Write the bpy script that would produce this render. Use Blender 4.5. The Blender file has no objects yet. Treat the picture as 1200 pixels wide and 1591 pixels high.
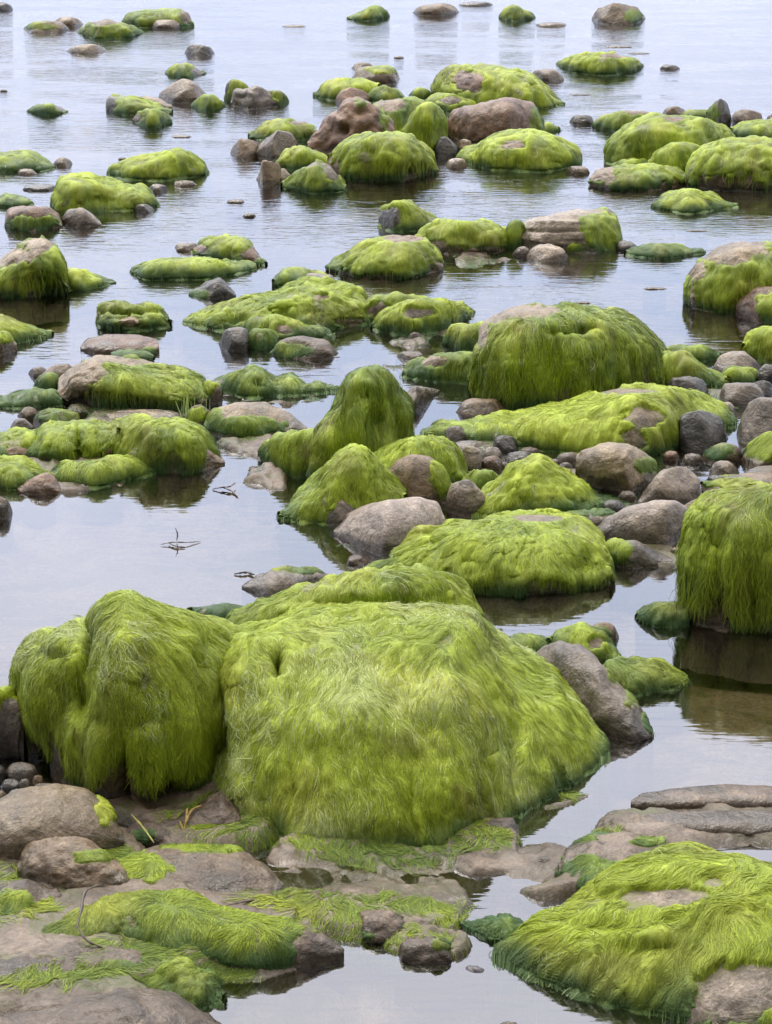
import bpy, math
import numpy as np
from mathutils import Vector

# ------------------------------------------------------------------ camera
W, HP = 1200.0, 1591.0
CAM_H = 1.75
PITCH = math.radians(18.0)
F = 3560.0                       # focal length in photo pixels
sc = bpy.context.scene
cam_d = bpy.data.cameras.new('camera')
cam = bpy.data.objects.new('camera', cam_d)
sc.collection.objects.link(cam)
cam.location = (0, 0, CAM_H)
cam.rotation_euler = (math.pi/2 - PITCH, 0, 0)
cam_d.sensor_fit = 'VERTICAL'
cam_d.sensor_height = 24.0
cam_d.lens = 24.0*F/HP
cam_d.clip_start = 0.05
cam_d.clip_end = 2000
sc.camera = cam

# ------------------------------------------------------------------ sky (overcast, brighter over the sea)
SUN_EL, SUN_AZ = math.radians(52), math.radians(-25)
world = bpy.data.worlds.new('World'); sc.world = world
world.use_nodes = True
nt = world.node_tree; nt.nodes.clear()
def N(tree, typ, **kw):
    n = tree.nodes.new(typ)
    for k, v in kw.items(): setattr(n, k, v)
    return n
o_ = N(nt, 'ShaderNodeOutputWorld'); bg = N(nt, 'ShaderNodeBackground'); bg.inputs[1].default_value = 0.1
sky = N(nt, 'ShaderNodeTexSky', sky_type='NISHITA', sun_disc=False, sun_elevation=SUN_EL, sun_rotation=SUN_AZ)
tc = N(nt, 'ShaderNodeTexCoord')
mp = N(nt, 'ShaderNodeMapping'); mp.inputs['Scale'].default_value = (2.2, 2.2, 7.0)
nz = N(nt, 'ShaderNodeTexNoise'); nz.inputs['Scale'].default_value = 1.3; nz.inputs['Detail'].default_value = 5; nz.inputs['Roughness'].default_value = .5
rp = N(nt, 'ShaderNodeValToRGB')
rp.color_ramp.elements[0].position = .34; rp.color_ramp.elements[0].color = (8.3, 9.8, 13.0, 1)
rp.color_ramp.elements[1].position = .66; rp.color_ramp.elements[1].color = (13.2, 13.8, 16.4, 1)
nt.links.new(tc.outputs['Generated'], mp.inputs[0]); nt.links.new(mp.outputs[0], nz.inputs[0]); nt.links.new(nz.outputs[0], rp.inputs[0])
sep = N(nt, 'ShaderNodeSeparateXYZ'); nt.links.new(tc.outputs['Generated'], sep.inputs[0])
mr = N(nt, 'ShaderNodeMapRange'); mr.inputs[1].default_value = -.6; mr.inputs[2].default_value = .75
mr.inputs[3].default_value = .10; mr.inputs[4].default_value = 1.12
mr.interpolation_type = 'SMOOTHSTEP'
nt.links.new(sep.outputs['Y'], mr.inputs[0])
# zenith keeps its full brightness whatever the compass side
mz = N(nt, 'ShaderNodeMapRange'); mz.inputs[1].default_value = .62; mz.inputs[2].default_value = 1.0
mz.inputs[3].default_value = 0; mz.inputs[4].default_value = 1
nt.links.new(sep.outputs['Z'], mz.inputs[0])
mm = N(nt, 'ShaderNodeMix', data_type='FLOAT'); nt.links.new(mz.outputs[0], mm.inputs[0]); nt.links.new(mr.outputs[0], mm.inputs[2]); mm.inputs[3].default_value = 1.0
# an overcast sky grows brighter and less blue towards the zenith
me_ = N(nt, 'ShaderNodeMapRange'); me_.inputs[1].default_value = .05; me_.inputs[2].default_value = .52; me_.inputs[3].default_value = .92; me_.inputs[4].default_value = 2.45
nt.links.new(sep.outputs['Z'], me_.inputs[0])
mk = N(nt, 'ShaderNodeMath', operation='MULTIPLY'); nt.links.new(mm.outputs[0], mk.inputs[0]); nt.links.new(me_.outputs[0], mk.inputs[1])
mw = N(nt, 'ShaderNodeMapRange'); mw.inputs[1].default_value = .25; mw.inputs[2].default_value = .7; nt.links.new(sep.outputs['Z'], mw.inputs[0])
mcol = N(nt, 'ShaderNodeMix', data_type='RGBA'); nt.links.new(mw.outputs[0], mcol.inputs[0]); nt.links.new(rp.outputs[0], mcol.inputs[6]); mcol.inputs[7].default_value = (12.6, 11.6, 10.8, 1)
ml = N(nt, 'ShaderNodeVectorMath', operation='SCALE'); nt.links.new(mcol.outputs[2], ml.inputs[0]); nt.links.new(mk.outputs[0], ml.inputs['Scale'])
mx = N(nt, 'ShaderNodeMix', data_type='RGBA'); mx.inputs[0].default_value = .9
nt.links.new(sky.outputs[0], mx.inputs[6]); nt.links.new(ml.outputs[0], mx.inputs[7])
nt.links.new(mx.outputs[2], bg.inputs[0]); nt.links.new(bg.outputs[0], o_.inputs[0])

sun_d = bpy.data.lights.new('sun', 'SUN'); sun_d.energy = 2.9; sun_d.angle = math.radians(24); sun_d.color = (1, .96, .9)
sun = bpy.data.objects.new('sun', sun_d); sc.collection.objects.link(sun)
sdir = Vector((math.sin(SUN_AZ)*math.cos(SUN_EL), math.cos(SUN_AZ)*math.cos(SUN_EL), math.sin(SUN_EL)))
sun.rotation_euler = sdir.to_track_quat('Z', 'Y').to_euler()
sc.view_settings.view_transform = 'Standard'; sc.view_settings.look = 'None'
sc.view_settings.exposure = 0.0; sc.view_settings.gamma = 1.0
sc.cycles.max_bounces = 6; sc.cycles.transparent_max_bounces = 8
sc.cycles.caustics_reflective = False; sc.cycles.caustics_refractive = False

# ------------------------------------------------------------------ noise and geometry helpers
def _hash(ix, iy, iz, s):
    h = (ix.astype(np.int64)*374761393 + iy.astype(np.int64)*668265263 + iz.astype(np.int64)*2147483647 + s*1274126177) & 0xffffffff
    h = ((h ^ (h >> 13))*1274126177) & 0xffffffff
    h = ((h ^ (h >> 16))*2246822519) & 0xffffffff
    return ((h ^ (h >> 15)) & 0xffffff)/float(0xffffff)*2 - 1
def vnoise(p, scale=1.0, seed=0):
    """smooth value noise in -1..1; p is (...,3)"""
    q = p*scale + 113.7
    i = np.floor(q); f = q - i; f = f*f*(3-2*f)
    i = i.astype(np.int64)
    out = 0
    for dx in (0, 1):
        for dy in (0, 1):
            for dz in (0, 1):
                w = (f[..., 0] if dx else 1-f[..., 0])*(f[..., 1] if dy else 1-f[..., 1])*(f[..., 2] if dz else 1-f[..., 2])
                out = out + w*_hash(i[..., 0]+dx, i[..., 1]+dy, i[..., 2]+dz, seed)
    return out
def fbm(p, scale=1.0, seed=0, octv=4, rough=.5):
    a, s, o = 1.0, 0.0, 0
    for k in range(octv):
        o = o + a*vnoise(p, scale*2**k, seed+k*7); s += a; a *= rough
    return o/s
def sstep(a, b, x):
    t = np.clip((x-a)/(b-a), 0, 1); return t*t*(3-2*t)
cp_, sp_ = math.cos(PITCH), math.sin(PITCH)
def ground(px, py, z=0.0):
    px = np.asarray(px, float); py = np.asarray(py, float)
    a = (px-600)/F; b = (HP/2-py)/F
    dy = cp_ + sp_*b; dz = -sp_ + cp_*b
    t = (z-CAM_H)/np.minimum(dz, -1e-3)
    return np.stack([a*t, dy*t, np.full_like(t, z)], -1)
def project(P):
    y = P[..., 1]*cp_ - (P[..., 2]-CAM_H)*sp_
    v = P[..., 1]*sp_ + (P[..., 2]-CAM_H)*cp_
    return 600 + F*P[..., 0]/y, HP/2 - F*v/y
def normals(P):
    du = np.gradient(P, axis=0); dv = np.gradient(P, axis=1)
    n = np.cross(du, dv); l = np.linalg.norm(n, axis=-1, keepdims=True)
    n = n/np.maximum(l, 1e-12)
    return n, du, dv
def blur(a, k, axis=0):
    if k < 1: return a
    pad = [(0, 0)]*a.ndim; pad[axis] = (k, k)
    b = np.pad(a, pad, mode='edge'); c = np.cumsum(b, axis=axis, dtype=float)
    c = np.concatenate([np.zeros_like(np.take(c, [0], axis)), c], axis)
    n = a.shape[axis]
    return (np.take(c, range(2*k+1, 2*k+1+n), axis) - np.take(c, range(0, n), axis))/(2*k+1)

def make_mesh(name, V, Q, mat, attrs=None, smooth=True, parent=None):
    me = bpy.data.meshes.new(name)
    V = np.ascontiguousarray(V.reshape(-1, 3), dtype=np.float32); Q = np.ascontiguousarray(Q, dtype=np.int32)
    nf, k = Q.shape
    me.vertices.add(len(V)); me.vertices.foreach_set('co', V.ravel())
    me.loops.add(nf*k); me.loops.foreach_set('vertex_index', Q.ravel())
    me.polygons.add(nf); me.polygons.foreach_set('loop_start', np.arange(0, nf*k, k, dtype=np.int32))
    me.polygons.foreach_set('use_smooth', np.full(nf, smooth))
    me.update(calc_edges=True)
    for an, av in (attrs or {}).items():
        if av.ndim == 2:
            a = me.attributes.new(an, 'FLOAT_COLOR', 'POINT')
            c = np.ones((len(V), 4), np.float32); c[:, :3] = av; a.data.foreach_set('color', c.ravel())
        else:
            a = me.attributes.new(an, 'FLOAT', 'POINT'); a.data.foreach_set('value', av.astype(np.float32).ravel())
    me.materials.append(mat)
    o = bpy.data.objects.new(name, me); sc.collection.objects.link(o)
    if parent: o.parent = parent
    return o
def grid_quads(nu, nv):
    i = np.arange(nu*nv).reshape(nu, nv)
    return np.stack([i[:-1, :-1], i[1:, :-1], i[1:, 1:], i[:-1, 1:]], -1).reshape(-1, 4)
def tag(o, label, cat, group=None, kind=None):
    if label: o['label'] = label
    if cat: o['category'] = cat
    if group: o['group'] = group
    if kind: o['kind'] = kind

# ------------------------------------------------------------------ materials
def mat(name):
    m = bpy.data.materials.new(name); m.use_nodes = True
    t = m.node_tree; t.nodes.clear()
    return m, t
def link(t, a, b): t.links.new(a, b)
def ramp(t, fac, stops):
    r = N(t, 'ShaderNodeValToRGB'); e = r.color_ramp.elements
    while len(e) < len(stops): e.new(.5)
    for k, (p, c) in enumerate(stops):
        e[k].position = p; e[k].color = (*c, 1) if len(c) == 3 else c
    link(t, fac, r.inputs[0]); return r.outputs[0]
def noise(t, vec, scale, detail=4, rough=.55, dist=0):
    n = N(t, 'ShaderNodeTexNoise'); n.inputs['Scale'].default_value = scale; n.inputs['Detail'].default_value = detail
    n.inputs['Roughness'].default_value = rough; n.inputs['Distortion'].default_value = dist
    link(t, vec, n.inputs['Vector']); return n.outputs[0]
def mixc(t, fac, a, b, mode='MIX'):
    m = N(t, 'ShaderNodeMix', data_type='RGBA', blend_type=mode)
    for s, v in ((0, fac), (6, a), (7, b)):
        if hasattr(v, 'links') or hasattr(v, 'is_linked'): link(t, v, m.inputs[s])
        elif s == 0: m.inputs[0].default_value = v
        else: m.inputs[s].default_value = (*v, 1)
    return m.outputs[2]

def stone_material(name, lo, mid, hi, strata=0.0, rough=.46, spots=(.5, .48, .42)):
    m, t = mat(name)
    out = N(t, 'ShaderNodeOutputMaterial'); b = N(t, 'ShaderNodeBsdfPrincipled')
    tcn = N(t, 'ShaderNodeTexCoord'); g = N(t, 'ShaderNodeNewGeometry')
    oi = N(t, 'ShaderNodeObjectInfo')
    off = N(t, 'ShaderNodeVectorMath', operation='SCALE'); off.inputs['Scale'].default_value = 37.0
    cb = N(t, 'ShaderNodeCombineXYZ'); link(t, oi.outputs['Random'], cb.inputs[0]); link(t, oi.outputs['Random'], cb.inputs[1])
    link(t, cb.outputs[0], off.inputs[0])
    ad = N(t, 'ShaderNodeVectorMath', operation='ADD'); link(t, g.outputs['Position'], ad.inputs[0]); link(t, off.outputs[0], ad.inputs[1])
    v = ad.outputs[0]
    base = ramp(t, noise(t, v, 9, 8, .66, .7), [(.34, tuple(x*.72 for x in lo)), (.5, mid), (.66, tuple(x*1.12 for x in hi))])
    if strata:
        ms = N(t, 'ShaderNodeMapping'); ms.inputs['Scale'].default_value = (3, 3, 70); ms.inputs['Rotation'].default_value = (.12, .2, 0)
        link(t, v, ms.inputs[0])
        sn = noise(t, ms.outputs[0], 1.0, 4, .6, .6)
        base = mixc(t, strata, base, ramp(t, sn, [(.35, tuple(x*.5 for x in lo)), (.5, mid), (.62, hi)]))
    fine = noise(t, v, 160, 4, .7)
    base = mixc(t, .55, base, ramp(t, fine, [(.36, (.28, .28, .28)), (.5, (.5, .5, .5)), (.62, (.80, .80, .80))]), 'OVERLAY')
    mid_ = noise(t, v, 42, 6, .75, .8)
    base = mixc(t, .6, base, ramp(t, mid_, [(.40, (.30, .29, .28)), (.47, (.5, .5, .5)), (.56, (.52, .52, .51)), (.66, (.68, .67, .65))]), 'OVERLAY')
    sp = ramp(t, noise(t, v, 34, 3, .7), [(.66, (0, 0, 0)), (.72, (1, 1, 1))])
    base = mixc(t, mixc(t, .35, (0, 0, 0), sp), base, spots)
    hv = N(t, 'ShaderNodeMapRange'); link(t, oi.outputs['Random'], hv.inputs[0]); hv.inputs[3].default_value = .58; hv.inputs[4].default_value = 1.08
    sc_ = N(t, 'ShaderNodeVectorMath', operation='SCALE'); link(t, base, sc_.inputs[0]); link(t, hv.outputs[0], sc_.inputs['Scale']); base = mixc(t, 1.0, sc_.outputs[0], (1.07, 1.0, .86), 'MULTIPLY')
    # thin green film where algae has begun to grow
    at = N(t, 'ShaderNodeAttribute', attribute_name='stain')
    fn = N(t, 'ShaderNodeMath', operation='MULTIPLY_ADD'); link(t, noise(t, v, 45, 4, .7), fn.inputs[0]); fn.inputs[1].default_value = .9; link(t, at.outputs['Fac'], fn.inputs[2])
    fm = N(t, 'ShaderNodeMapRange'); link(t, fn.outputs[0], fm.inputs[0]); fm.inputs[1].default_value = .65; fm.inputs[2].default_value = 1.15; fm.inputs[4].default_value = .85
    base = mixc(t, fm.outputs[0], base, (.13, .155, .025))
    # tide mark: the foot of every stone is wet
    sx = N(t, 'ShaderNodeSeparateXYZ'); link(t, g.outputs['Position'], sx.inputs[0])
    wn = N(t, 'ShaderNodeMath', operation='MULTIPLY_ADD'); link(t, noise(t, v, 14, 3), wn.inputs[0]); wn.inputs[1].default_value = -.11; link(t, sx.outputs['Z'], wn.inputs[2])
    wm = N(t, 'ShaderNodeMapRange'); link(t, wn.outputs[0], wm.inputs[0]); wm.inputs[1].default_value = -.032; wm.inputs[2].default_value = -.024
    wm.inputs[3].default_value = 1; wm.inputs[4].default_value = 0
    base = mixc(t, wm.outputs[0], base, mixc(t, .55, base, (.03, .026, .018)))
    link(t, base, b.inputs['Base Color'])
    rr = N(t, 'ShaderNodeMapRange'); link(t, wm.outputs[0], rr.inputs[0]); rr.inputs[3].default_value = rough; rr.inputs[4].default_value = .22
    link(t, rr.outputs[0], b.inputs['Roughness'])
    bp = N(t, 'ShaderNodeBump'); bp.inputs['Strength'].default_value = .5; bp.inputs['Distance'].default_value = .012
    hh = N(t, 'ShaderNodeMath', operation='MULTIPLY_ADD'); link(t, noise(t, v, 17, 5, .6, .5), hh.inputs[0]); hh.inputs[1].default_value = 2.6; link(t, noise(t, v, 60, 6, .68), hh.inputs[2])
    link(t, hh.outputs[0], bp.inputs['Height']); link(t, bp.outputs[0], b.inputs['Normal'])
    link(t, b.outputs[0], out.inputs[0])
    return m
STONE = {
 'brown': stone_material('brown_stone', (0.078, 0.057, 0.037), (0.148, 0.111, 0.076), (0.218, 0.168, 0.121)),
 'grey': stone_material('grey_stone', (0.094, 0.082, 0.074), (0.164, 0.144, 0.133), (0.250, 0.222, 0.203)),
 'lilac': stone_material('lilac_grey_stone', (0.125, 0.108, 0.105), (0.195, 0.172, 0.168), (0.289, 0.257, 0.250), rough=.5),
 'pale': stone_material('pale_stone', (0.195, 0.164, 0.144), (0.289, 0.250, 0.226), (0.374, 0.332, 0.300)),
 'dark': stone_material('dark_stone', (.018, .018, .02), (.045, .045, .05), (.11, .11, .12), rough=.4, spots=(.25, .24, .24)),
 'red': stone_material('red_brown_stone', (0.078, 0.043, 0.027), (0.148, 0.090, 0.062), (0.211, 0.140, 0.101)),
 'tan': stone_material('tan_stone', (0.109, 0.086, 0.058), (0.187, 0.152, 0.109), (0.273, 0.230, 0.172)),
 'strata': stone_material('layered_stone', (0.094, 0.078, 0.070), (0.203, 0.176, 0.152), (0.296, 0.265, 0.242), strata=.8),
 'shelf': stone_material('wet_shelf_stone', (.055, .040, .030), (.108, .083, .068), (.17, .137, .118), rough=.42),
 'blue': stone_material('blue_grey_stone', (.2, .25, .31), (.33, .4, .48), (.42, .48, .55), rough=.45),
}
def algae_material():
    m, t = mat('green_algae')
    out = N(t, 'ShaderNodeOutputMaterial'); b = N(t, 'ShaderNodeBsdfPrincipled')
    at = N(t, 'ShaderNodeAttribute', attribute_name='Col'); g = N(t, 'ShaderNodeNewGeometry')
    c = mixc(t, .35, at.outputs['Color'], ramp(t, noise(t, g.outputs['Position'], 240, 3, .7), [(.3, (.3, .3, .3)), (.7, (.75, .75, .75))]), 'OVERLAY')
    link(t, c, b.inputs['Base Color'])
    b.inputs['Roughness'].default_value = .48; b.inputs['Specular IOR Level'].default_value = .32
    tr = N(t, 'ShaderNodeBsdfTranslucent'); link(t, c, tr.inputs[0])
    mx_ = N(t, 'ShaderNodeMixShader'); mx_.inputs[0].default_value = .06
    bp = N(t, 'ShaderNodeBump'); bp.inputs['Strength'].default_value = .6; bp.inputs['Distance'].default_value = .004
    link(t, noise(t, g.outputs['Position'], 210, 4, .7, 1.5), bp.inputs['Height']); link(t, bp.outputs[0], b.inputs['Normal'])
    link(t, b.outputs[0], mx_.inputs[1]); link(t, tr.outputs[0], mx_.inputs[2]); link(t, mx_.outputs[0], out.inputs[0])
    return m
ALGAE = algae_material()
def plain(name, col, rough=.5):
    m, t = mat(name)
    out = N(t, 'ShaderNodeOutputMaterial'); b = N(t, 'ShaderNodeBsdfPrincipled'); g = N(t, 'ShaderNodeNewGeometry')
    c = ramp(t, noise(t, g.outputs['Position'], 70, 4, .6), [(.3, tuple(x*.55 for x in col)), (.7, tuple(min(1, x*1.35) for x in col))])
    link(t, c, b.inputs['Base Color']); b.inputs['Roughness'].default_value = rough; link(t, b.outputs[0], out.inputs[0])
    return m

def water_material():
    m, t = mat('still_sea_water')
    out = N(t, 'ShaderNodeOutputMaterial'); g = N(t, 'ShaderNodeNewGeometry')
    tr = N(t, 'ShaderNodeBsdfTransparent'); tr.inputs[0].default_value = (.95, .94, .84, 1)
    gl = N(t, 'ShaderNodeBsdfGlossy'); gl.inputs['Roughness'].default_value = .035; gl.inputs[0].default_value = (.97, .97, 1, 1)
    fr = N(t, 'ShaderNodeFresnel'); fr.inputs[0].default_value = 2.3
    mp1 = N(t, 'ShaderNodeMapping'); mp1.inputs['Scale'].default_value = (1, 2.6, 1); link(t, g.outputs['Position'], mp1.inputs[0])
    mp2 = N(t, 'ShaderNodeMapping'); mp2.inputs['Scale'].default_value = (1, 5.5, 1); mp2.inputs['Rotation'].default_value = (0, 0, .05); link(t, g.outputs['Position'], mp2.inputs[0])
    sx = N(t, 'ShaderNodeSeparateXYZ'); link(t, g.outputs['Position'], sx.inputs[0])
    far = N(t, 'ShaderNodeMapRange'); link(t, sx.outputs['Y'], far.inputs[0]); far.inputs[1].default_value = 5.0; far.inputs[2].default_value = 13.0
    far.inputs[3].default_value = .09; far.inputs[4].default_value = .8
    pat = N(t, 'ShaderNodeMapRange'); link(t, noise(t, mp1.outputs[0], .9, 2), pat.inputs[0]); pat.inputs[1].default_value = .42; pat.inputs[2].default_value = .62
    pat.inputs[3].default_value = .25; pat.inputs[4].default_value = 1.0
    am = N(t, 'ShaderNodeMath', operation='MULTIPLY'); link(t, far.outputs[0], am.inputs[0]); link(t, pat.outputs[0], am.inputs[1])
    h = N(t, 'ShaderNodeMath', operation='MULTIPLY_ADD'); link(t, noise(t, mp2.outputs[0], 5.5, 3, .5, .4), h.inputs[0]); h.inputs[1].default_value = 1.6
    link(t, noise(t, mp1.outputs[0], 17, 1, .4, .3), h.inputs[2])
    bp = N(t, 'ShaderNodeBump'); bp.inputs['Distance'].default_value = .0045; link(t, am.outputs[0], bp.inputs['Strength']); link(t, h.outputs[0], bp.inputs['Height'])
    link(t, bp.outputs[0], gl.inputs['Normal']); link(t, bp.outputs[0], fr.inputs['Normal'])
    mx_ = N(t, 'ShaderNodeMixShader'); link(t, fr.outputs[0], mx_.inputs[0]); link(t, tr.outputs[0], mx_.inputs[1]); link(t, gl.outputs[0], mx_.inputs[2])
    link(t, mx_.outputs[0], out.inputs[0])
    return m
# ------------------------------------------------------------------ flow of hanging algae over a surface grid
RNG = np.random.default_rng(5)
def bil(A, u, v):
    nu, nv = A.shape[:2]
    u = np.clip(u, 0, nu-1.001); v = np.clip(v, 0, nv-1.001)
    i = u.astype(int); j = v.astype(int); a = u-i; b = v-j
    if A.ndim == 3: a = a[..., None]; b = b[..., None]
    return A[i, j]*(1-a)*(1-b) + A[i+1, j]*a*(1-b) + A[i, j+1]*(1-a)*b + A[i+1, j+1]*a*b
def flow_field(P, Nn, Pu, Pv, seed, curl=.45, bias=(0, 0, 0)):
    d = np.zeros_like(P); d[..., 2] = -1
    d += np.array(bias)
    d = d - Nn*np.sum(d*Nn, -1, keepdims=True)
    l = np.linalg.norm(d, axis=-1, keepdims=True)
    w2 = np.stack([fbm(P, 26, seed+4, 2), fbm(P, 26, seed+6, 2), fbm(P, 26, seed+9, 2)], -1); w2 = w2 - Nn*np.sum(w2*Nn, -1, keepdims=True)
    d = d + w2*.95*curl
    w = np.stack([fbm(P, 5, seed+1, 3), fbm(P, 5, seed+2, 3), fbm(P, 5, seed+3, 3)*.3], -1)*1.5
    w = w - Nn*np.sum(w*Nn, -1, keepdims=True)
    d = d + w*curl*(.25+.75*(1-np.clip(l, 0, 1)))
    d = d/np.maximum(np.linalg.norm(d, axis=-1, keepdims=True), 1e-6)
    a = np.sum(Pu*Pu, -1); b = np.sum(Pu*Pv, -1); c = np.sum(Pv*Pv, -1)
    e = np.sum(Pu*d, -1); f = np.sum(Pv*d, -1)
    det = np.maximum(a*c-b*b, 1e-14 + .02*a*c)
    du = (c*e-b*f)/det; dv = (a*f-b*e)/det
    m = np.sqrt(du**2*a + dv**2*c + 2*du*dv*b); k = np.where(m > 1e-9, 1/np.maximum(m, 1e-9), 0)
    return np.stack([du*k, dv*k], -1), d
def ribbons(S, Nn, wid, roll):
    """S (n,k,3) strand points, Nn (n,k,3) normals, wid (n,), roll (n,) -> verts, quads"""
    n, k = S.shape[:2]
    T = np.gradient(S, axis=1); T /= np.maximum(np.linalg.norm(T, axis=-1, keepdims=True), 1e-9)
    B = np.cross(T, Nn); B /= np.maximum(np.linalg.norm(B, axis=-1, keepdims=True), 1e-9)
    r = roll[:, None, None]
    side = B*np.cos(r) + Nn*np.sin(r)
    tap = np.sin(np.linspace(.18, 1, k)**.8*math.pi*.97)**.5
    w = wid[:, None, None]*.5*tap[None, :, None]
    V = np.stack([S-side*w, S+side*w], 2).reshape(-1, 3)
    i = np.arange(n*k).reshape(n, k)*2
    Q = np.stack([i[:, :-1], i[:, :-1]+1, i[:, 1:]+1, i[:, 1:]], -1).reshape(-1, 4)
    return V, Q
LIME = np.array((.350, .450, .024)); MID = np.array((.118, .190, .015)); OLIVE = np.array((.18, .185, .035))
PALE = np.array((.52, .60, .30)); WET_SHADE = np.array((.030, .085, .030)); YEL = np.array((.40, .43, .045)); BRN = np.array((.14, .11, .035))
def algae_colour(P, streak, rnd, seed, tone, pale, wet_shade_k=1.0):
    """tone 0 = deep green .. 1 = lime; bleached filaments gather in patches"""
    n1 = fbm(P, 4.5, seed+11, 3)[..., None]; n2 = fbm(P, 13, seed+12, 3)[..., None]; s = streak[..., None]
    k = np.clip(tone*1.25 - .16 + .55*n1 + .45*n2 + .30*s + .22*rnd[..., None], 0, 1)
    c = MID*(1-k) + LIME*k
    y = np.clip(fbm(P, 6, seed+13, 3)[..., None]*2.2 - .35, 0, 1); c = c*(1-.55*y) + YEL*.55*y
    o = np.clip(fbm(P, 7, seed+14, 3)[..., None]*2.4 - .45 + .3*s, 0, 1); c = c*(1-.6*o) + OLIVE*.6*o
    q = np.clip(fbm(P, 9, seed+17, 4, .65)[..., None]*3 - 1.0, 0, 1); c = c*(1-.55*q) + BRN*.55*q
    pn = np.clip(fbm(P, 5.5, seed+15, 3)[..., None]*2.6 - .75 + .9*(rnd[..., None]) , 0, 1)*pale
    c = c*(1-pn) + PALE*pn
    c = c*(1+.28*s + .08*rnd[..., None])
    wet = sstep(.052, .002, P[..., 2] + .035*fbm(P, 12, seed+16, 3))[..., None]*.88*wet_shade_k  # wet foot colour, carried higher to paint shade on fronts and undersides too
    return np.clip(c*(.89*(1-wet)) + WET_SHADE*wet, 0, 1)

def strands(P, Nn, fl, D3, mask, seed, pxm, tone, pale, layers, slen, lift=1.0, strk=None, minz=-.03, wob_amp=1.0, wet_shade_k=1.0):
    """trace hanging filaments over the grid; pxm = render pixels per metre here"""
    nu, nv = P.shape[:2]
    ar = np.linalg.norm(np.cross(P[1:, :-1]-P[:-1, :-1], P[:-1, 1:]-P[:-1, :-1]), axis=-1)
    m4 = (mask[1:, :-1]+mask[:-1, :-1]+mask[:-1, 1:]+mask[1:, 1:])/4
    wgt = (ar*np.clip(m4, 0, 1)**1.5*np.where(Nn[:-1, :-1, 1] > .35, .3, 1)).ravel(); A = wgt.sum()
    if A <= 0: return None
    width = max(.0009, .56/pxm); slen = min(slen*.7, (11 if slen < .074 else 20)/pxm)
    if pxm < 300: layers = layers*.5; lift = lift*.6
    layers *= .42
    n = int(min(80000, layers*A/(width*slen)))
    if n < 4: return None
    rng = np.random.default_rng(seed+99)
    idx = rng.choice(len(wgt), n, p=wgt/A)
    u = idx//(nv-1) + rng.random(n); v = idx % (nv-1) + rng.random(n)
    L = slen*rng.uniform(.45, 1.5, n)
    k = int(np.clip(slen*pxm/4, 4, 9)); ds = L/(k-1)
    h = lift*rng.uniform(.15, 1, n)**2*.0016
    S = np.zeros((n, k, 3)); NN = np.zeros((n, k, 3)); pos = None; free = np.zeros(n, bool)
    wob = rng.normal(0, .5, n); wf = rng.uniform(2, 6, n); wp = rng.uniform(0, 6.28, n)
    for s in range(k):
        p = bil(P, u, v); nn = bil(Nn, u, v); nn /= np.maximum(np.linalg.norm(nn, axis=-1, keepdims=True), 1e-6)
        prof = math.sin(min(1, s/(k-1)*1.25+.02)*math.pi*.75)
        q = p + nn*(h*prof)[:, None]
        if s:
            fr = S[:, s-1] + np.stack([wob*.08*ds, -.10*ds, -ds], -1)
            q = np.where(free[:, None], fr, q)
        S[:, s] = q; NN[:, s] = nn
        free = free | (nn[:, 2] < -.08)
        f = bil(fl, u, v)
        du, dv = f[:, 0]*ds, f[:, 1]*ds
        # sideways wiggle
        th = wob*wob_amp*.95*np.sin(s/k*wf+wp)
        f2 = bil(fl, u+du, v+dv)*.5 + f*.5
        u = u + f2[:, 0]*ds; v = v + f2[:, 1]*ds
        d3 = bil(D3, u, v); sd = np.cross(d3, nn)
        S[:, s] += sd*(th*ds*1.1)[:, None]
    S[..., 2] = np.maximum(S[..., 2], minz + rng.uniform(-.01, .01, n)[:, None])
    keep = bil(mask, u, v) > .02
    V, Q = ribbons(S, NN, width*rng.uniform(.6, 1.35, n), rng.normal(0, .22, n))
    rnd = np.repeat(rng.normal(0, 1, n), k*2)
    st = np.repeat(rng.normal(0, .35, n), k*2)
    C = algae_colour(V, st, rnd*.8, seed, tone, pale, wet_shade_k)
    return V, Q, C

def smooth_curve(pts, x, k):
    a = np.array(pts, float); o = np.argsort(a[:, 0], kind='stable'); a = a[o]
    a[:, 0] += np.arange(len(a))*1e-4
    xs = np.linspace(x[0], x[-1], 400)
    y = np.interp(xs, a[:, 0], a[:, 1])
    e0, e1 = y[0], y[-1]
    z = y.copy()
    for _ in range(2):
        z = blur(z, k)
    w = np.clip(np.minimum(np.arange(400), np.arange(400)[::-1])/max(1, 2*k), 0, 1)
    z = z*w + (1-w)*y
    return np.interp(x, xs, z)

def in_ellipses(px, py, els, nz_):
    m = np.zeros_like(px)
    for (cx, cy, rx, ry) in els:
        d = np.sqrt(((px-cx)/rx)**2 + ((py-cy)/ry)**2)
        m = np.maximum(m, sstep(1.25, .75, d + .45*nz_))
    return m

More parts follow.
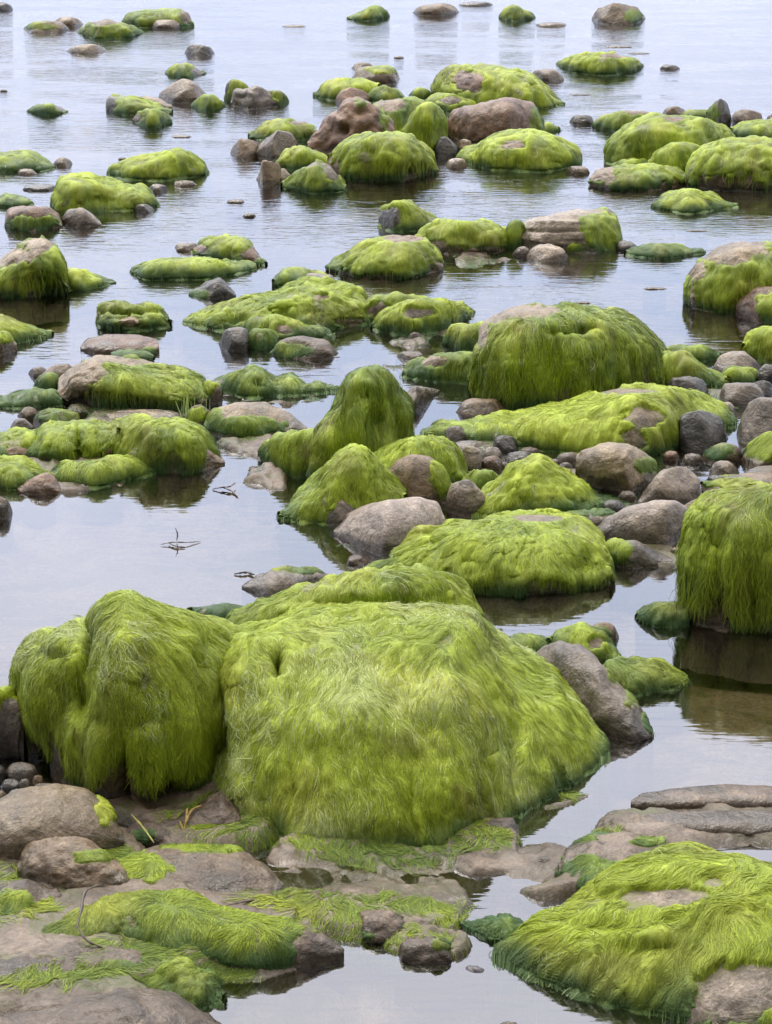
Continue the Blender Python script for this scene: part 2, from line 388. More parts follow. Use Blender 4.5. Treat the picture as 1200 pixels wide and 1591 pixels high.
COUNT = [0]
def R(name, label, cat, top, bot, stone='brown', alg=1, bare=(), green=(), dep=.75, n=2.3, plan=2.4, uc=0.0, fl=.28,
      group=None, tone=.62, pale=.0, rough=1.0, cut=0, seed=None, layers=3.5, slen=.055, zb=0.0, lumps=(), lift=1.0, thick=1.0, curl=.32, bias=(0, 0, 0), sm=7, hairs=True, thin=.45, dl=.70, crack=.28, fold=1.0):
    COUNT[0] += 1
    seed = COUNT[0]*31 if seed is None else seed
    rng = np.random.default_rng(seed)
    x0, x1 = top[0][0], top[-1][0]
    Wp = x1-x0
    RS = .643
    nu = int(np.clip(Wp*RS/(1.8 if alg or green else 2.4), 18, 330))
    u = np.linspace(-1, 1, nu); u = .55*u + .45*np.sin(u*math.pi/2)
    px = (x0+x1)/2 + u*Wp/2
    yt = smooth_curve(top, px, sm); yb = smooth_curve(bot, px, sm)
    yb = np.maximum(yb, yt+.5)
    G = ground(px, yb, zb); rf = np.hypot(G[:, 0], G[:, 1]); az = np.arctan2(G[:, 0], G[:, 1])
    rmid = rf.mean(); slant = math.hypot(rmid, CAM_H); pxm = F*RS/slant
    wm = Wp*slant/F
    Dp = np.maximum(1-np.abs(u)**plan, 0)**(1/plan)
    Dfull = wm*dep*Dp
    Gb = ground(px, yb-dl*(yb-yt), zb); rlim = np.hypot(Gb[:, 0], Gb[:, 1])-rf
    D = np.minimum(Dfull, rlim)
    D = np.maximum(blur(D, max(1, nu//25)), .002)
    nt_ = int(np.clip((D.max()*2.2*pxm)/3.0, 12, 190))
    # section: a superellipse arch, then a foot that goes under water / ground
    th = np.linspace(0, math.pi, nt_)
    th = np.interp(np.linspace(0, 1, nt_), np.linspace(0, 1, 50), (np.linspace(0, 1, 50)*.7+.3*(np.linspace(0, 1, 50)**1.4))*math.pi)
    cs = np.sign(np.cos(th))*np.abs(np.cos(th))**(2/n); sn = np.abs(np.sin(th))**(2/n)
    def pts(H):
        zz = H[:, None]*sn[None, :]
        r = (rf + D/2)[:, None] - (D/2)[:, None]*cs[None, :]
        if uc:
            # undercut foot: the front face leans over its base
            k = np.clip(1-sn/.55, 0, 1)*(cs > 0)
            r = r + uc*np.minimum(D, H*1.2)[:, None]*k[None, :]
        X = np.sin(az)[:, None]*r; Y = np.cos(az)[:, None]*r
        return np.stack([X, Y, zb+zz], -1)
    lo = np.full(nu, .0005); hi = np.full(nu, 1.2)
    for _ in range(22):
        H = (lo+hi)/2
        qx, qy = project(pts(H))
        tgt = np.interp(qx.ravel(), px, yt).reshape(qx.shape)
        up = (tgt-qy).max(axis=1) > 0
        hi = np.where(up, H, hi); lo = np.where(up, lo, H)
    H = (lo+hi)/2
    P = pts(H)
    foot = []
    nf = 4 if pxm*.06 < 40 else 7
    fdep = .07 + zb
    for s in (0, -1):
        e = P[:, s]; cen = P[:, nt_//2].copy(); cen[:, 2] = e[:, 2]
        d = e-cen; dl = np.linalg.norm(d, axis=-1, keepdims=True)
        d = np.where(dl > 1e-5, d/np.maximum(dl, 1e-5), 0)
        ks = np.linspace(1, 1/nf, nf) if s == 0 else np.linspace(1/nf, 1, nf)
        foot.append(np.stack([e + d*(fl*min(wm, .5)*k**1.0) - np.array([0, 0, fdep*k**1.25]) for k in ks], 1))
    P = np.concatenate([foot[0], P, foot[1]], 1)
    # sideways foot at the two ends
    Nn, _, _ = normals(P)
    if Nn[nu//2, P.shape[1]//2, 2] < 0: Nn = -Nn; flip = True
    else: flip = False
    # relief: broad lumps, then stone texture
    env = np.clip(D/D.max()*1.6, 0, 1)[:, None]
    hmax = H.max()
    amp = .042*rough*min(wm, hmax*3)
    P = P + Nn*(fbm(P/wm, 4.5, seed, 3)*amp*env + fbm(P/wm, 14, seed+5, 3)*amp*.35*env)[..., None]
    if alg:        # folds and cracks that wind over the rock under the weed
        f1 = fbm(P/wm, 3.4, seed+71, 3); f2 = fbm(P/wm, 6.5, seed+72, 3)
        sz = min(wm, .6)
        P = P - Nn*((np.exp(-(f1/.045)**2)*.030 + np.exp(-(f2/.04)**2)*.014 - .012)*crack*sz*env)[..., None]
        Nn, _, _ = normals(P); Nn = -Nn if flip else Nn
        # the weed hangs in folds down the steep faces
        hang = np.clip(1-Nn[..., 2], 0, 1)*np.clip(hmax/.08, 0, 1)
        st3 = np.array([1, 1, .2])
        P = P + Nn*((fbm(P*st3, 13, seed+75, 3)*.016 + (1-2.2*np.abs(fbm(P*st3, 20, seed+76, 2)))*.005)*fold*hang*env)[..., None]
    for (cx, cy, rx, ry, a) in lumps:      # dents (negative) and bulges, placed where the photograph shows them
        qx, qy = project(P)
        d2 = ((qx-cx)/rx)**2 + ((qy-cy)/ry)**2
        front = (Nn[..., 1] < .5)
        P = P + Nn*(a*np.exp(-d2*1.3)*front)[..., None]
    if cut:
        c = np.array([P[..., 0].mean(), P[..., 1].mean(), zb + hmax*.35])
        for q in range(cut):
            a = rng.uniform(0, 2*math.pi); e = rng.uniform(.05, .9)
            nv_ = np.array([math.cos(a)*math.cos(e), -abs(math.sin(a))*math.cos(e) if q % 2 else math.sin(a)*math.cos(e), math.sin(e)])
            s = (P-c)@nv_; lim = s.max()*rng.uniform(.70, .9)
            ex = np.maximum(s-lim, 0); P = P - nv_*(ex*.88)[..., None]
    Nn, Pu, Pv = normals(P)
    if flip: Nn = -Nn
    P = P + Nn*(fbm(P, 60, seed+8, 3)*.0016*rough)[..., None]
    qx, qy = project(P)
    nzm = fbm(P, 11/max(wm, .15)*.5, seed+21, 4, .6)*1.3
    nzm = nzm + fbm(P, 42, seed+22, 4, .65)*1.1
    if alg:
        mask = 1 - in_ellipses(qx, qy, bare, nzm)
        if thin: mask = mask*(1-thin*sstep(.22, .42, fbm(P, 7, seed+23, 5, .6)+.10*sstep(.6, 1, Nn[..., 2])))
    else: mask = in_ellipses(qx, qy, green, nzm)
    if alg and green: mask = np.maximum(mask, in_ellipses(qx, qy, green, nzm))
    if uc > 0:      # torn lower hem: the curtain of weed ends at uneven heights
        hem = np.maximum(0, fbm(P*np.array([1, 1, .12]), 16, seed+81, 3)*.9 + .1)*min(.20, hmax*.75)
        mask = mask*sstep(-.004, .012, P[..., 2]-zb-hem)
    nvv = P.shape[1]
    Q = grid_quads(nu, nvv)
    if flip: Q = Q[:, ::-1]
    if not alg: thick = thick*.45
    stain = np.clip(blur(blur(mask, max(1, nu//40), 0), max(1, nvv//40), 1)*.9 + (.12 if (alg or green) else 0), 0, 1)
    grown = bool(mask.max() > .3 and (alg or green))
    if grown:
        ob = bpy.data.objects.new(name, None); sc.collection.objects.link(ob)
        i = nu//2; ob.location = (float(np.sin(az[i])*(rf[i]+D[i]/2)), float(np.cos(az[i])*(rf[i]+D[i]/2)), zb); ob.empty_display_size = .05
        org = np.array(ob.location)
        make_mesh('stone_body', P-org, Q, STONE[stone], {'stain': stain.ravel()}, parent=ob)
    else:
        ob = make_mesh(name, P, Q, STONE[stone], {'stain': stain.ravel()})
    tag(ob, label, cat, group)
    if grown:
        Pn = P.copy()
        fl_, D3 = flow_field(Pn, Nn, Pu, Pv, seed, curl, bias)
        # streaks that follow the flow
        W0 = vnoise(P, 34, seed+33)*.45 + vnoise(P, max(18, min(150, .30*pxm)), seed+31)*.7 + vnoise(P, max(9, min(70, .14*pxm)), seed+32)*.6
        acc = W0.copy(); uu, vv = np.meshgrid(np.arange(nu, dtype=float), np.arange(nvv, dtype=float), indexing='ij')
        for sgn in (1, -1):
            a, b = uu.copy(), vv.copy()
            for s in range(9):
                f = bil(fl_, a, b); st = max(.005, .9/pxm)
                a = a + sgn*f[..., 0]*st; b = b + sgn*f[..., 1]*st
                acc += bil(W0, a, b)*(1-s/10)
        acc = acc/5.0
        streak = np.clip(acc, -1, 1)
        th_ = (.006*thick + .0068*streak*thick)*sstep(.25, .8, mask) - .004*(1-sstep(.15, .5, mask))
        Sh = P + Nn*th_[..., None]
        keepv = mask > .1
        qk = keepv.ravel()[Q].any(axis=1)
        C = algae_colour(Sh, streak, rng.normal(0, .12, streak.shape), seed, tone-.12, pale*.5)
        V = Sh.reshape(-1, 3); C = C.reshape(-1, 3); Qs = Q[qk]
        used = np.zeros(len(V), bool); used[Qs.ravel()] = True
        remap = np.cumsum(used)-1; V = V[used]; C = C[used]; Qs = remap[Qs]
        if hairs:
            Nm, Su, Sv = normals(Sh)
            if flip: Nm = -Nm
            r = strands(Sh, Nm, fl_, D3, mask, seed, pxm, tone+.05, pale, layers, slen, lift)
            if r: Qs = np.concatenate([Qs, r[1]+len(V)]); V = np.concatenate([V, r[0]]); C = np.concatenate([C, r[2]])
        al = make_mesh('algae', V-org, Qs, ALGAE, {'Col': C}, parent=ob)
        if pale >= .1:
            pm = mask*sstep(.12, .34, fbm(P, 6, seed+61, 4, .6) - .3*np.clip(.45-Nn[..., 2], 0, 1))
            r = strands(Sh, Nm, fl_, D3, pm, seed+3, pxm, tone, 0, 2.6*pale, slen*.6, lift*1.6, wob_amp=2.6)
            if r:
                k = RNG.random(len(r[2]))[:, None]*.25 + .25
                make_mesh('bleached_filaments', r[0]-org, r[1], ALGAE, {'Col': PALE*(1-k) + r[2]*k}, parent=al)
    return ob

def S(name, label, x0, x1, yt, yb, stone='grey', pk=.5, cat='stone', **kw):
    """stone given by its extent in the photograph: rounded outline with its crest at pk"""
    h = yb-yt; w = x1-x0; ys = yb-.30*h
    top, bot = [], []
    sq = kw.pop('sq', 2.2)
    for k in range(9):
        t = k/8
        c = (t-pk)/(pk if t < pk else 1-pk)
        top.append((x0+w*t, ys-(ys-yt)*max(0, 1-abs(c)**sq)**(1/sq)))
        bot.append((x0+w*t, ys+(yb-ys)*max(0, 1-abs(2*t-1)**2.4)**(1/2.4)))
    kw.setdefault('alg', 0); kw.setdefault('cut', 6 if kw['alg'] == 0 else 0); kw.setdefault('sm', 12)
    return R(name, label, cat, top, bot, stone, **kw)

# ------------------------------------------------------------------ seabed, water
def bump_px(px, py, els):
    z = np.zeros_like(px)
    for (cx, cy, rx, ry, h) in els:
        d = np.sqrt(((px-cx)/rx)**2+((py-cy)/ry)**2)
        z = np.maximum(z, h*sstep(1.15, .55, d))
    return z
# ------------------------------------------------------------------ seabed
def build_seabed():
    py = np.concatenate([np.arange(1760, 1180, -2.6), np.arange(1180, 500, -4), np.arange(500, -60, -7)])
    rr = np.hypot(*ground(np.full_like(py, 600.), py)[:, :2].T)
    rr = np.concatenate([[.3, 1.0, 1.8], rr, np.geomspace(rr[-1]*1.15, 600, 14)])
    azc = np.arctan((np.arange(-40, 1245, 2.9)-600)/F)
    az = np.concatenate([np.linspace(-1.4, azc[0]-.02, 26), azc, np.linspace(azc[-1]+.02, 1.4, 26)])
    A, Rr = np.meshgrid(az, rr, indexing='ij')
    P = np.stack([np.sin(A)*Rr, np.cos(A)*Rr, np.zeros_like(A)], -1)
    px, pyy = project(P)
    wob = fbm(P, 6, 3, 3); wob2 = fbm(P, 6, 9, 3)
    qx = px + wob*70; qy = pyy + wob2*30
    land = bump_px(qx, qy, [
        (470, 1395, 420, 62, .105), (590, 1390, 250, 105, .104), (760, 1320, 90, 60, .112), (600, 1330, 260, 40, .108), (180, 1440, 400, 150, .113), (40, 1340, 260, 110, .11),
        (850, 1360, 110, 55, .109), (1130, 1290, 290, 62, .106), (1060, 1240, 60, 14, .1), (330, 1270, 200, 70, .115), (90, 1560, 220, 60, .112),
        (690, 1600, 150, 22, .102), (1180, 1560, 160, 70, .11), (660, 1470, 120, 30, .104),
        (980, 770, 260, 85, .080), (740, 730, 90, 70, .088), (660, 850, 120, 30, .097), (1010, 860, 70, 26, .097), (1120, 620, 130, 60, .085),
        (200, 650, 150, 22, .094), (130, 725, 130, 32, .094), (390, 690, 90, 30, .096), (30, 1190, 90, 50, .088),
        (450, 480, 160, 24, .086), (620, 240, 140, 30, .084), (830, 370, 60, 18, .088), (1080, 285, 90, 14, .084), (340, 160, 90, 12, .082), (640, 520, 90, 20, .088),
        (170, 600, 120, 18, .086), (60, 700, 120, 20, .09), (420, 612, 110, 14, .09), (260, 640, 90, 14, .09), (230, 500, 80, 14, .088), (420, 740, 60, 20, .09), (640, 580, 50, 12, .088), (60, 350, 80, 10, .084), (760, 400, 90, 12, .086), (340, 410, 70, 10, .084), (900, 1010, 90, 22, .09), (560, 850, 60, 18, .092), (860, 1225, 90, 56, .097), (130, 760, 120, 14, .088)])
    base = -.085 + fbm(P, 1.1, 40, 3)*.022 + fbm(P, 5, 41, 4)*.014
    far = sstep(9, 30, Rr)*.05
    z = base - far + land
    # the shelf: worn layers, shallow basins and rills
    m = sstep(.02, .09, land)
    lay = fbm(P*np.array([1, 1, 1]), 3.3, 51, 4)
    ridg = 1-np.abs(fbm(P, 7, 52, 4))*2.2
    z = z + m*(lay*.022 + ridg*.011 - .010 + fbm(P, 26, 53, 4)*.007)
    # stepped layers where the right-hand ledge and the shelf surface
    stp = .010
    zz = z/stp; fz = zz-np.floor(zz); zs = (np.floor(zz)+sstep(.35, .75, fz))*stp
    z = z*(1-.75*m) + zs*.75*m
    z = z + fbm(P, 90, 54, 2)*.0012
    # carved basins (pixel place -> ground place)
    for (cx, cy, rx, ry, h) in [(1170, 1330, 90, 24, -.035), (420, 1375, 110, 26, -.03), (800, 1365, 60, 30, -.02), (960, 1215, 150, 40, -.03), (620, 1560, 260, 60, -.03)]:
        d = ((qx-cx)/rx)**2+((qy-cy)/ry)**2
        z = z + h*np.exp(-d*1.2)
    P[..., 2] = z
    m_, t = mat('seabed_rock_and_sand')
    out = N(t, 'ShaderNodeOutputMaterial'); b = N(t, 'ShaderNodeBsdfPrincipled'); g = N(t, 'ShaderNodeNewGeometry')
    v = g.outputs['Position']
    at = N(t, 'ShaderNodeAttribute', attribute_name='land')
    sand = ramp(t, noise(t, v, 3.5, 7, .65, .5), [(.3, (.15, .11, .06)), (.5, (.34, .26, .16)), (.7, (.48, .39, .26))])
    rock = ramp(t, noise(t, v, 7, 8, .65, .8), [(.36, (.045, .032, .020)), (.5, (.105, .078, .056)), (.64, (.172, .134, .102))])
    c = mixc(t, at.outputs['Fac'], sand, rock)
    c = mixc(t, .7, c, ramp(t, noise(t, v, 130, 5, .75), [(.36, (.28, .28, .28)), (.62, (.76, .76, .76))]), 'OVERLAY')
    c = mixc(t, .6, c, ramp(t, noise(t, v, 30, 6, .75, .9), [(.40, (.28, .27, .26)), (.47, (.5, .5, .5)), (.56, (.52, .52, .51)), (.66, (.68, .67, .65))]), 'OVERLAY')
    vo = N(t, 'ShaderNodeTexVoronoi'); vo.inputs['Scale'].default_value = 14; link(t, v, vo.inputs['Vector'])
    c = mixc(t, ramp(t, vo.outputs['Distance'], [(.0, (.45, .45, .45)), (.35, (0, 0, 0))]), c, (.30, .27, .24))
    gr = ramp(t, noise(t, v, 5.0, 6, .7, .6), [(.48, (0, 0, 0)), (.6, (.7, .7, .7))])
    c = mixc(t, gr, c, (.06, .078, .018))
    sz = N(t, 'ShaderNodeSeparateXYZ'); link(t, v, sz.inputs[0])
    wn = N(t, 'ShaderNodeMath', operation='MULTIPLY_ADD'); link(t, noise(t, v, 9, 5, .65), wn.inputs[0]); wn.inputs[1].default_value = -.05; link(t, sz.outputs['Z'], wn.inputs[2])
    wm = N(t, 'ShaderNodeMapRange'); link(t, wn.outputs[0], wm.inputs[0]); wm.inputs[1].default_value = -.020; wm.inputs[2].default_value = -.010; wm.inputs[3].default_value = 1; wm.inputs[4].default_value = 0
    under = N(t, 'ShaderNodeMapRange'); link(t, sz.outputs['Z'], under.inputs[0]); under.inputs[1].default_value = -.03; under.inputs[2].default_value = -.005
    wu = N(t, 'ShaderNodeMath', operation='MULTIPLY'); link(t, wm.outputs[0], wu.inputs[0]); link(t, under.outputs[0], wu.inputs[1])
    c = mixc(t, wu.outputs[0], c, mixc(t, .5, c, (.04, .033, .018)))
    rr = N(t, 'ShaderNodeMapRange'); link(t, wm.outputs[0], rr.inputs[0]); rr.inputs[3].default_value = .5; rr.inputs[4].default_value = .22
    link(t, c, b.inputs['Base Color']); link(t, rr.outputs[0], b.inputs['Roughness'])
    bp = N(t, 'ShaderNodeBump'); bp.inputs['Strength'].default_value = .5; bp.inputs['Distance'].default_value = .020
    link(t, noise(t, v, 24, 8, .66, .6), bp.inputs['Height']); link(t, bp.outputs[0], b.inputs['Normal'])
    link(t, b.outputs[0], out.inputs[0])
    nu, nv = P.shape[:2]
    o = make_mesh('seabed', P, grid_quads(nu, nv)[:, ::-1], m_, {'land': m.ravel()})
    o['kind'] = 'structure'
    # loose algae rooted on the shelf
    Nn, Pu, Pv = normals(P); s = np.sign(Nn[nu//2, nv//2, 2]); Nn = Nn*s
    els = [(545, 1425, 130, 22), (600, 1480, 110, 30), (470, 1400, 60, 14), (750, 1310, 60, 26), (330, 1290, 70, 30), (900, 1310, 60, 18), (800, 1440, 60, 20),
           (60, 1540, 160, 18), (300, 1520, 90, 30), (280, 1500, 120, 14), (700, 1430, 60, 14), (260, 1588, 90, 12), (600, 1322, 150, 30), (440, 1296, 70, 20), (700, 1310, 60, 22), (20, 1430, 60, 26), (850, 1290, 40, 20),
           (20, 1370, 50, 14), (865, 1215, 60, 36), (800, 1290, 60, 20), (440, 1310, 90, 14), (560, 1500, 60, 14), (180, 1350, 60, 20), (1020, 1420, 90, 30)]
    nzm = fbm(P, 16, 77, 4, .65)*1.5
    mask = in_ellipses(px, pyy, els, nzm)*sstep(-.045, -.025, P[..., 2])
    i0 = 20; i1 = nu-20; j0 = 3; j1 = 3+240
    sl = (slice(i0, i1), slice(j0, j1))
    P2, N2, m2 = P[sl], Nn[sl], mask[sl]
    _, Pu, Pv = normals(P2)
    fl_, D3 = flow_field(P2, N2, Pu, Pv, 300, .9, (-.25, -.15, 0))
    r = strands(P2, N2, fl_, D3, m2, 300, 650, .66, .1, 9, .074, 2.2, minz=-.012, wet_shade_k=.5)
    j0 = 243; sl = (slice(i0, i1), slice(j0, j0+230)); P3, N3 = P[sl], Nn[sl]
    m3 = sstep(-.034, -.016, P3[..., 2])*sstep(.02, -.002, P3[..., 2])*sstep(-.1, .25, fbm(P3, 7, 91, 4))
    _, Pu, Pv = normals(P3); fl3, D33 = flow_field(P3, N3, Pu, Pv, 310, .9, (.3, -.1, 0))
    r3 = strands(P3, N3, fl3, D33, m3, 310, 400, .45, .05, 6, .06, 1.2, minz=-.02)
    if r3:
        o = make_mesh('drowned_algae', r3[0], r3[1], ALGAE, {'Col': r3[2]}); tag(o, 'dull green weed lying half drowned between the middle distance boulders', 'algae', kind='stuff')
    if r:
        o = make_mesh('algae_mat', r[0], r[1], ALGAE, {'Col': r[2]}); tag(o, 'thin tangled green algae lying over the wet foreground shelf', 'algae', kind='stuff')
build_seabed()

def build_water():
    x = np.concatenate([-np.geomspace(700, 12, 12), np.linspace(-9, 9, 40), np.geomspace(12, 700, 12)])
    y = np.concatenate([[-60, -10, -2], np.linspace(.5, 20, 60), np.geomspace(24, 900, 20)])
    X, Y = np.meshgrid(x, y, indexing='ij')
    P = np.stack([X, Y, np.zeros_like(X)], -1)
    o = make_mesh('sea_water', P, grid_quads(len(x), len(y)), water_material(), smooth=True)
    o['kind'] = 'structure'
build_water()
# ------------------------------------------------------------------ far water, top left
MB, ST = 'mossy_boulder', 'stone'
S(ST, 'dark stone cut by the top left corner of the photo', -22, 22, 4, 18, 'dark')
S(ST, 'low pale brown stone awash left of the far green boulder, top left', 33, 108, 32, 52, 'brown', .6, green=[(60, 40, 30, 6)])
S(ST, 'small olive brown stone tucked behind the low pale brown one, top left', 80, 131, 26, 43, 'brown', .5)
R(MB, 'brown green rounded boulder in front of the farthest block, top left', 'boulder', [(123, 50), (140, 36), (165, 30), (190, 36), (208, 42), (222, 50)], [(123, 51), (150, 62), (200, 60), (222, 52)], bare=[(165, 34, 26, 6)], tone=.35, slen=.08)
R(MB, 'farthest green flat topped block at the top left', 'boulder', [(190, 33), (200, 20), (230, 16), (285, 15), (294, 20), (300, 40)], [(190, 36), (220, 43), (280, 44), (300, 41)], bare=[(290, 25, 10, 12)], tone=.35, n=3)
S(ST, 'low grey stone leaning on the farthest green block', 230, 287, 30, 46, 'grey', .6)
S(ST, 'flat tan stone barely above water, far left', 104, 167, 69, 84, 'tan', .5)
S(ST, 'lone charcoal stone on open water, far left', 287, 334, 69, 88, 'dark', .4)
R(MB, 'small oval olive boulder alone above the pale grey peaked stone', 'boulder', [(257, 114), (268, 103), (290, 101), (305, 106), (320, 114)], [(257, 115), (285, 123), (320, 115)], bare=[(306, 112, 10, 8)], tone=.45)
S(ST, 'pale grey peaked stone behind the small green pyramid stone', 244, 326, 122, 161, 'pale', .5, sq=1.35)
R(MB, 'small green pyramid stone right of the pale grey peak', 'boulder', [(298, 165), (315, 148), (330, 147), (350, 164)], [(298, 167), (325, 175), (350, 166)], tone=.5)
R(MB, 'dark upright thumb of rock with green flank beside the knobbly stone', 'boulder', [(350, 150), (352, 130), (362, 124), (378, 130), (388, 140)], [(350, 155), (365, 160), (388, 158)], 'dark', bare=[(352, 135, 6, 16)], tone=.4, plan=4)
R(ST, 'knobbly grey brown stone between two scraps of green, upper left', 'stone', [(358, 158), (365, 142), (385, 135), (405, 135), (420, 142), (434, 158)], [(358, 164), (390, 171), (434, 165)], 'grey', alg=0, green=[(430, 148, 8, 10)], rough=2.2, lumps=[(375, 150, 7, 5, -.02), (410, 150, 8, 5, -.015)])
S(MB, 'small green tail stone touching the knobbly stone on its right', 416, 447, 140, 165, 'brown', .4, alg=1, tone=.4, cat='boulder')
R(ST, 'flat brown slab behind the twin green stones, upper left', 'stone', [(205, 155), (225, 149), (250, 154), (268, 164)], [(205, 165), (240, 172), (268, 174)], 'brown', alg=0)
R(MB, 'wedge shaped green stone with dark left end, upper left', 'boulder', [(166, 160), (170, 148), (185, 150), (215, 153), (245, 163), (268, 172)], [(166, 172), (200, 180), (268, 177)], 'dark', bare=[(172, 160, 8, 16)], tone=.6, plan=4)
R(MB, 'round green stone nestled at the foot of the wedge, upper left', 'boulder', [(207, 185), (218, 174), (240, 170), (256, 176), (264, 186)], [(207, 190), (235, 201), (264, 192)], bare=[(212, 184, 8, 8)], tone=.6)
R(MB, 'low olive hump on rippled water at the left', 'boulder', [(45, 171), (60, 163), (80, 162), (95, 166), (106, 172)], [(45, 174), (75, 180), (106, 174)], tone=.45, bare=[(95, 168, 10, 5)])
R(MB, 'long dark green boulder cut by the left edge, above the squared green one', 'boulder', [(-60, 252), (-20, 238), (45, 236), (60, 243), (85, 260)], [(-60, 262), (10, 268), (60, 266), (85, 262)], tone=.5)
S(ST, 'little brown stone at the tip of the long left edge boulder', 83, 113, 245, 259, 'brown', .5)
S(ST, 'small pale pebble before the long left edge boulder', 25, 58, 262, 272, 'pale', .5)
S(ST, 'thin dark slab awash above the mottled left stone', 30, 92, 285, 297, 'dark', .5)
R(MB, 'long smooth bright green boulder with a pointed right end, upper left', 'boulder', [(169, 270), (175, 258), (195, 251), (225, 245), (262, 234), (285, 234), (303, 243), (315, 260), (324, 268)], [(169, 273), (200, 279), (260, 281), (300, 275), (324, 269)], tone=.62, dep=.5, slen=.05)
S(ST, 'pale flat stone lying in the reflection of the long green boulder', 225, 263, 286, 300, 'grey', .5)
S(ST, 'thin pale stone right under the long green boulder', 265, 306, 280, 290, 'brown', .6)
R(MB, 'squared bright green boulder sloping right, beside the small grey dome', 'boulder', [(83, 318), (88, 292), (97, 276), (112, 272), (150, 274), (185, 285), (222, 290), (238, 302), (244, 318)], [(83, 325), (110, 334), (160, 329), (210, 326), (244, 320)], tone=.8, n=2.7, plan=3.5, slen=.06, lumps=[(160, 310, 40, 14, -.02), (120, 305, 12, 14, .015)])
S(ST, 'small dark stone at the right foot of the squared green boulder', 208, 240, 317, 331, 'dark', .5)
R(ST, 'small grey domed stone right of the mottled brown one, left', 'stone', [(96, 338), (104, 326), (125, 322), (142, 330), (158, 347)], [(96, 346), (120, 354), (158, 351)], 'grey', alg=0, cut=2)
R(MB, 'mottled rusty green boulder left of the small grey dome', 'boulder', [(8, 345), (12, 325), (40, 319), (75, 321), (90, 333), (97, 348)], [(8, 353), (50, 360), (97, 353)], 'red', alg=0, green=[(50, 348, 42, 14)], tone=.4, n=2.8, plan=4)
R(MB, 'flat green stone at the left edge over the mottled boulder', 'boulder', [(-30, 312), (10, 304), (35, 306), (50, 316)], [(-30, 320), (20, 322), (50, 318)], tone=.5)
R(MB, 'tall boulder at the left edge with a bare pinkish top and a ragged dark hollow', 'boulder', [(-70, 425), (-30, 410), (0, 402), (22, 388), (45, 376), (68, 373), (86, 385), (97, 410), (104, 452)], [(-70, 455), (0, 464), (60, 467), (104, 460)], 'tan', bare=[(10, 398, 45, 16), (58, 380, 26, 13)], green=[(88, 410, 14, 24)], tone=.45, n=2.8, uc=.22, slen=.075, layers=4.2, plan=3, lumps=[(80, 445, 16, 22, -.05)])
R(MB, 'low green tail stone right of the tall left edge boulder', 'boulder', [(95, 430), (105, 419), (130, 422), (155, 432), (180, 438)], [(95, 450), (120, 453), (180, 440)], tone=.7, plan=4)
R(MB, 'bright green sloping stone at the left edge above mid height', 'boulder', [(-60, 505), (0, 490), (20, 500), (50, 510), (80, 518)], [(-60, 535), (20, 535), (80, 522)], tone=.85)
R(MB, 'brown and olive round stone below it at the left edge', 'boulder', [(-40, 530), (-10, 514), (12, 515), (27, 535)], [(-40, 548), (0, 553), (27, 545)], alg=0, green=[(-5, 520, 30, 12)], tone=.5)
R(MB, 'small hump with green crest and bare brown right flank, above the flat green bar', 'boulder', [(300, 385), (325, 370), (355, 367), (382, 374), (398, 390), (412, 410)], [(300, 392), (340, 402), (375, 410), (412, 412)], 'red', bare=[(392, 396, 24, 14), (312, 388, 14, 8)], tone=.7)
S(ST, 'low brown spit joined to the hump with green crest', 266, 312, 377, 391, 'brown', .5)
R(MB, 'long flat bar of green with dark foot, left of centre', 'boulder', [(203, 420), (225, 409), (265, 402), (330, 403), (370, 406), (398, 413)], [(203, 424), (235, 435), (330, 433), (398, 418)], tone=.68, n=2.6, dep=.4)
R(ST, 'dark pointed stone with faint green foot below the flat green bar', 'stone', [(294, 456), (318, 440), (342, 430), (355, 442), (367, 458)], [(294, 460), (330, 465), (367, 461)], 'dark', alg=0, green=[(308, 458, 18, 8)], cut=3, tone=.2)
R(MB, 'tangled yellow green clump of layered weed alone at the left', 'boulder', [(153, 490), (165, 475), (210, 471), (250, 478), (264, 500)], [(153, 505), (200, 516), (264, 507)], tone=.55, rough=2.4, bare=[(205, 500, 22, 7)], lumps=[(205, 486, 45, 4, -.03), (200, 502, 40, 4, .02)], curl=1.2)
R(ST, 'flat topped red brown block standing in calm water, left', 'stone', [(125, 538), (135, 524), (165, 519), (215, 520), (245, 527), (248, 540)], [(125, 544), (150, 551), (220, 555), (248, 548)], 'red', alg=0, n=3.2, plan=4, green=[(228, 545, 14, 6)], sm=5)
R(MB, 'small lime tuft of rock right before the flat brown block', 'boulder', [(172, 552), (200, 545), (225, 547), (238, 556)], [(172, 557), (205, 561), (238, 558)], tone=.8)
R(MB, 'boulder with bare tan left shoulder and a green fringe hanging over a dark gap', 'boulder', [(90, 605), (95, 588), (115, 568), (150, 552), (200, 557), (255, 569), (300, 580), (320, 600), (326, 622)], [(90, 630), (130, 640), (200, 642), (290, 640), (326, 628)], 'tan', bare=[(120, 578, 48, 22), (160, 556, 46, 10), (225, 563, 50, 6), (105, 612, 40, 28)], tone=.5, uc=.38, n=2.7, plan=3.2, slen=.08, layers=4.8, lumps=[(125, 622, 32, 16, -.07)])
S(ST, 'olive brown stone peeping behind the bare shouldered boulder', 58, 125, 565, 602, 'brown', .7, green=[(80, 590, 20, 10)])
S(ST, 'little grey stone in water left of the bare shouldered boulder', 44, 76, 570, 586, 'grey', .5)
S(MB, 'small round green knob left of the bare shouldered boulder', 56, 91, 582, 608, 'brown', .5, alg=1, tone=.4, cat='boulder')
R(MB, 'long low green bar from the left edge to the dark gap', 'boulder', [(-40, 622), (0, 616), (50, 608), (85, 607), (98, 620)], [(-40, 632), (20, 634), (98, 630)], tone=.65, dep=.4)
S(ST, 'small brown stone behind the pale green topped one, left', 27, 61, 632, 652, 'brown', .5)
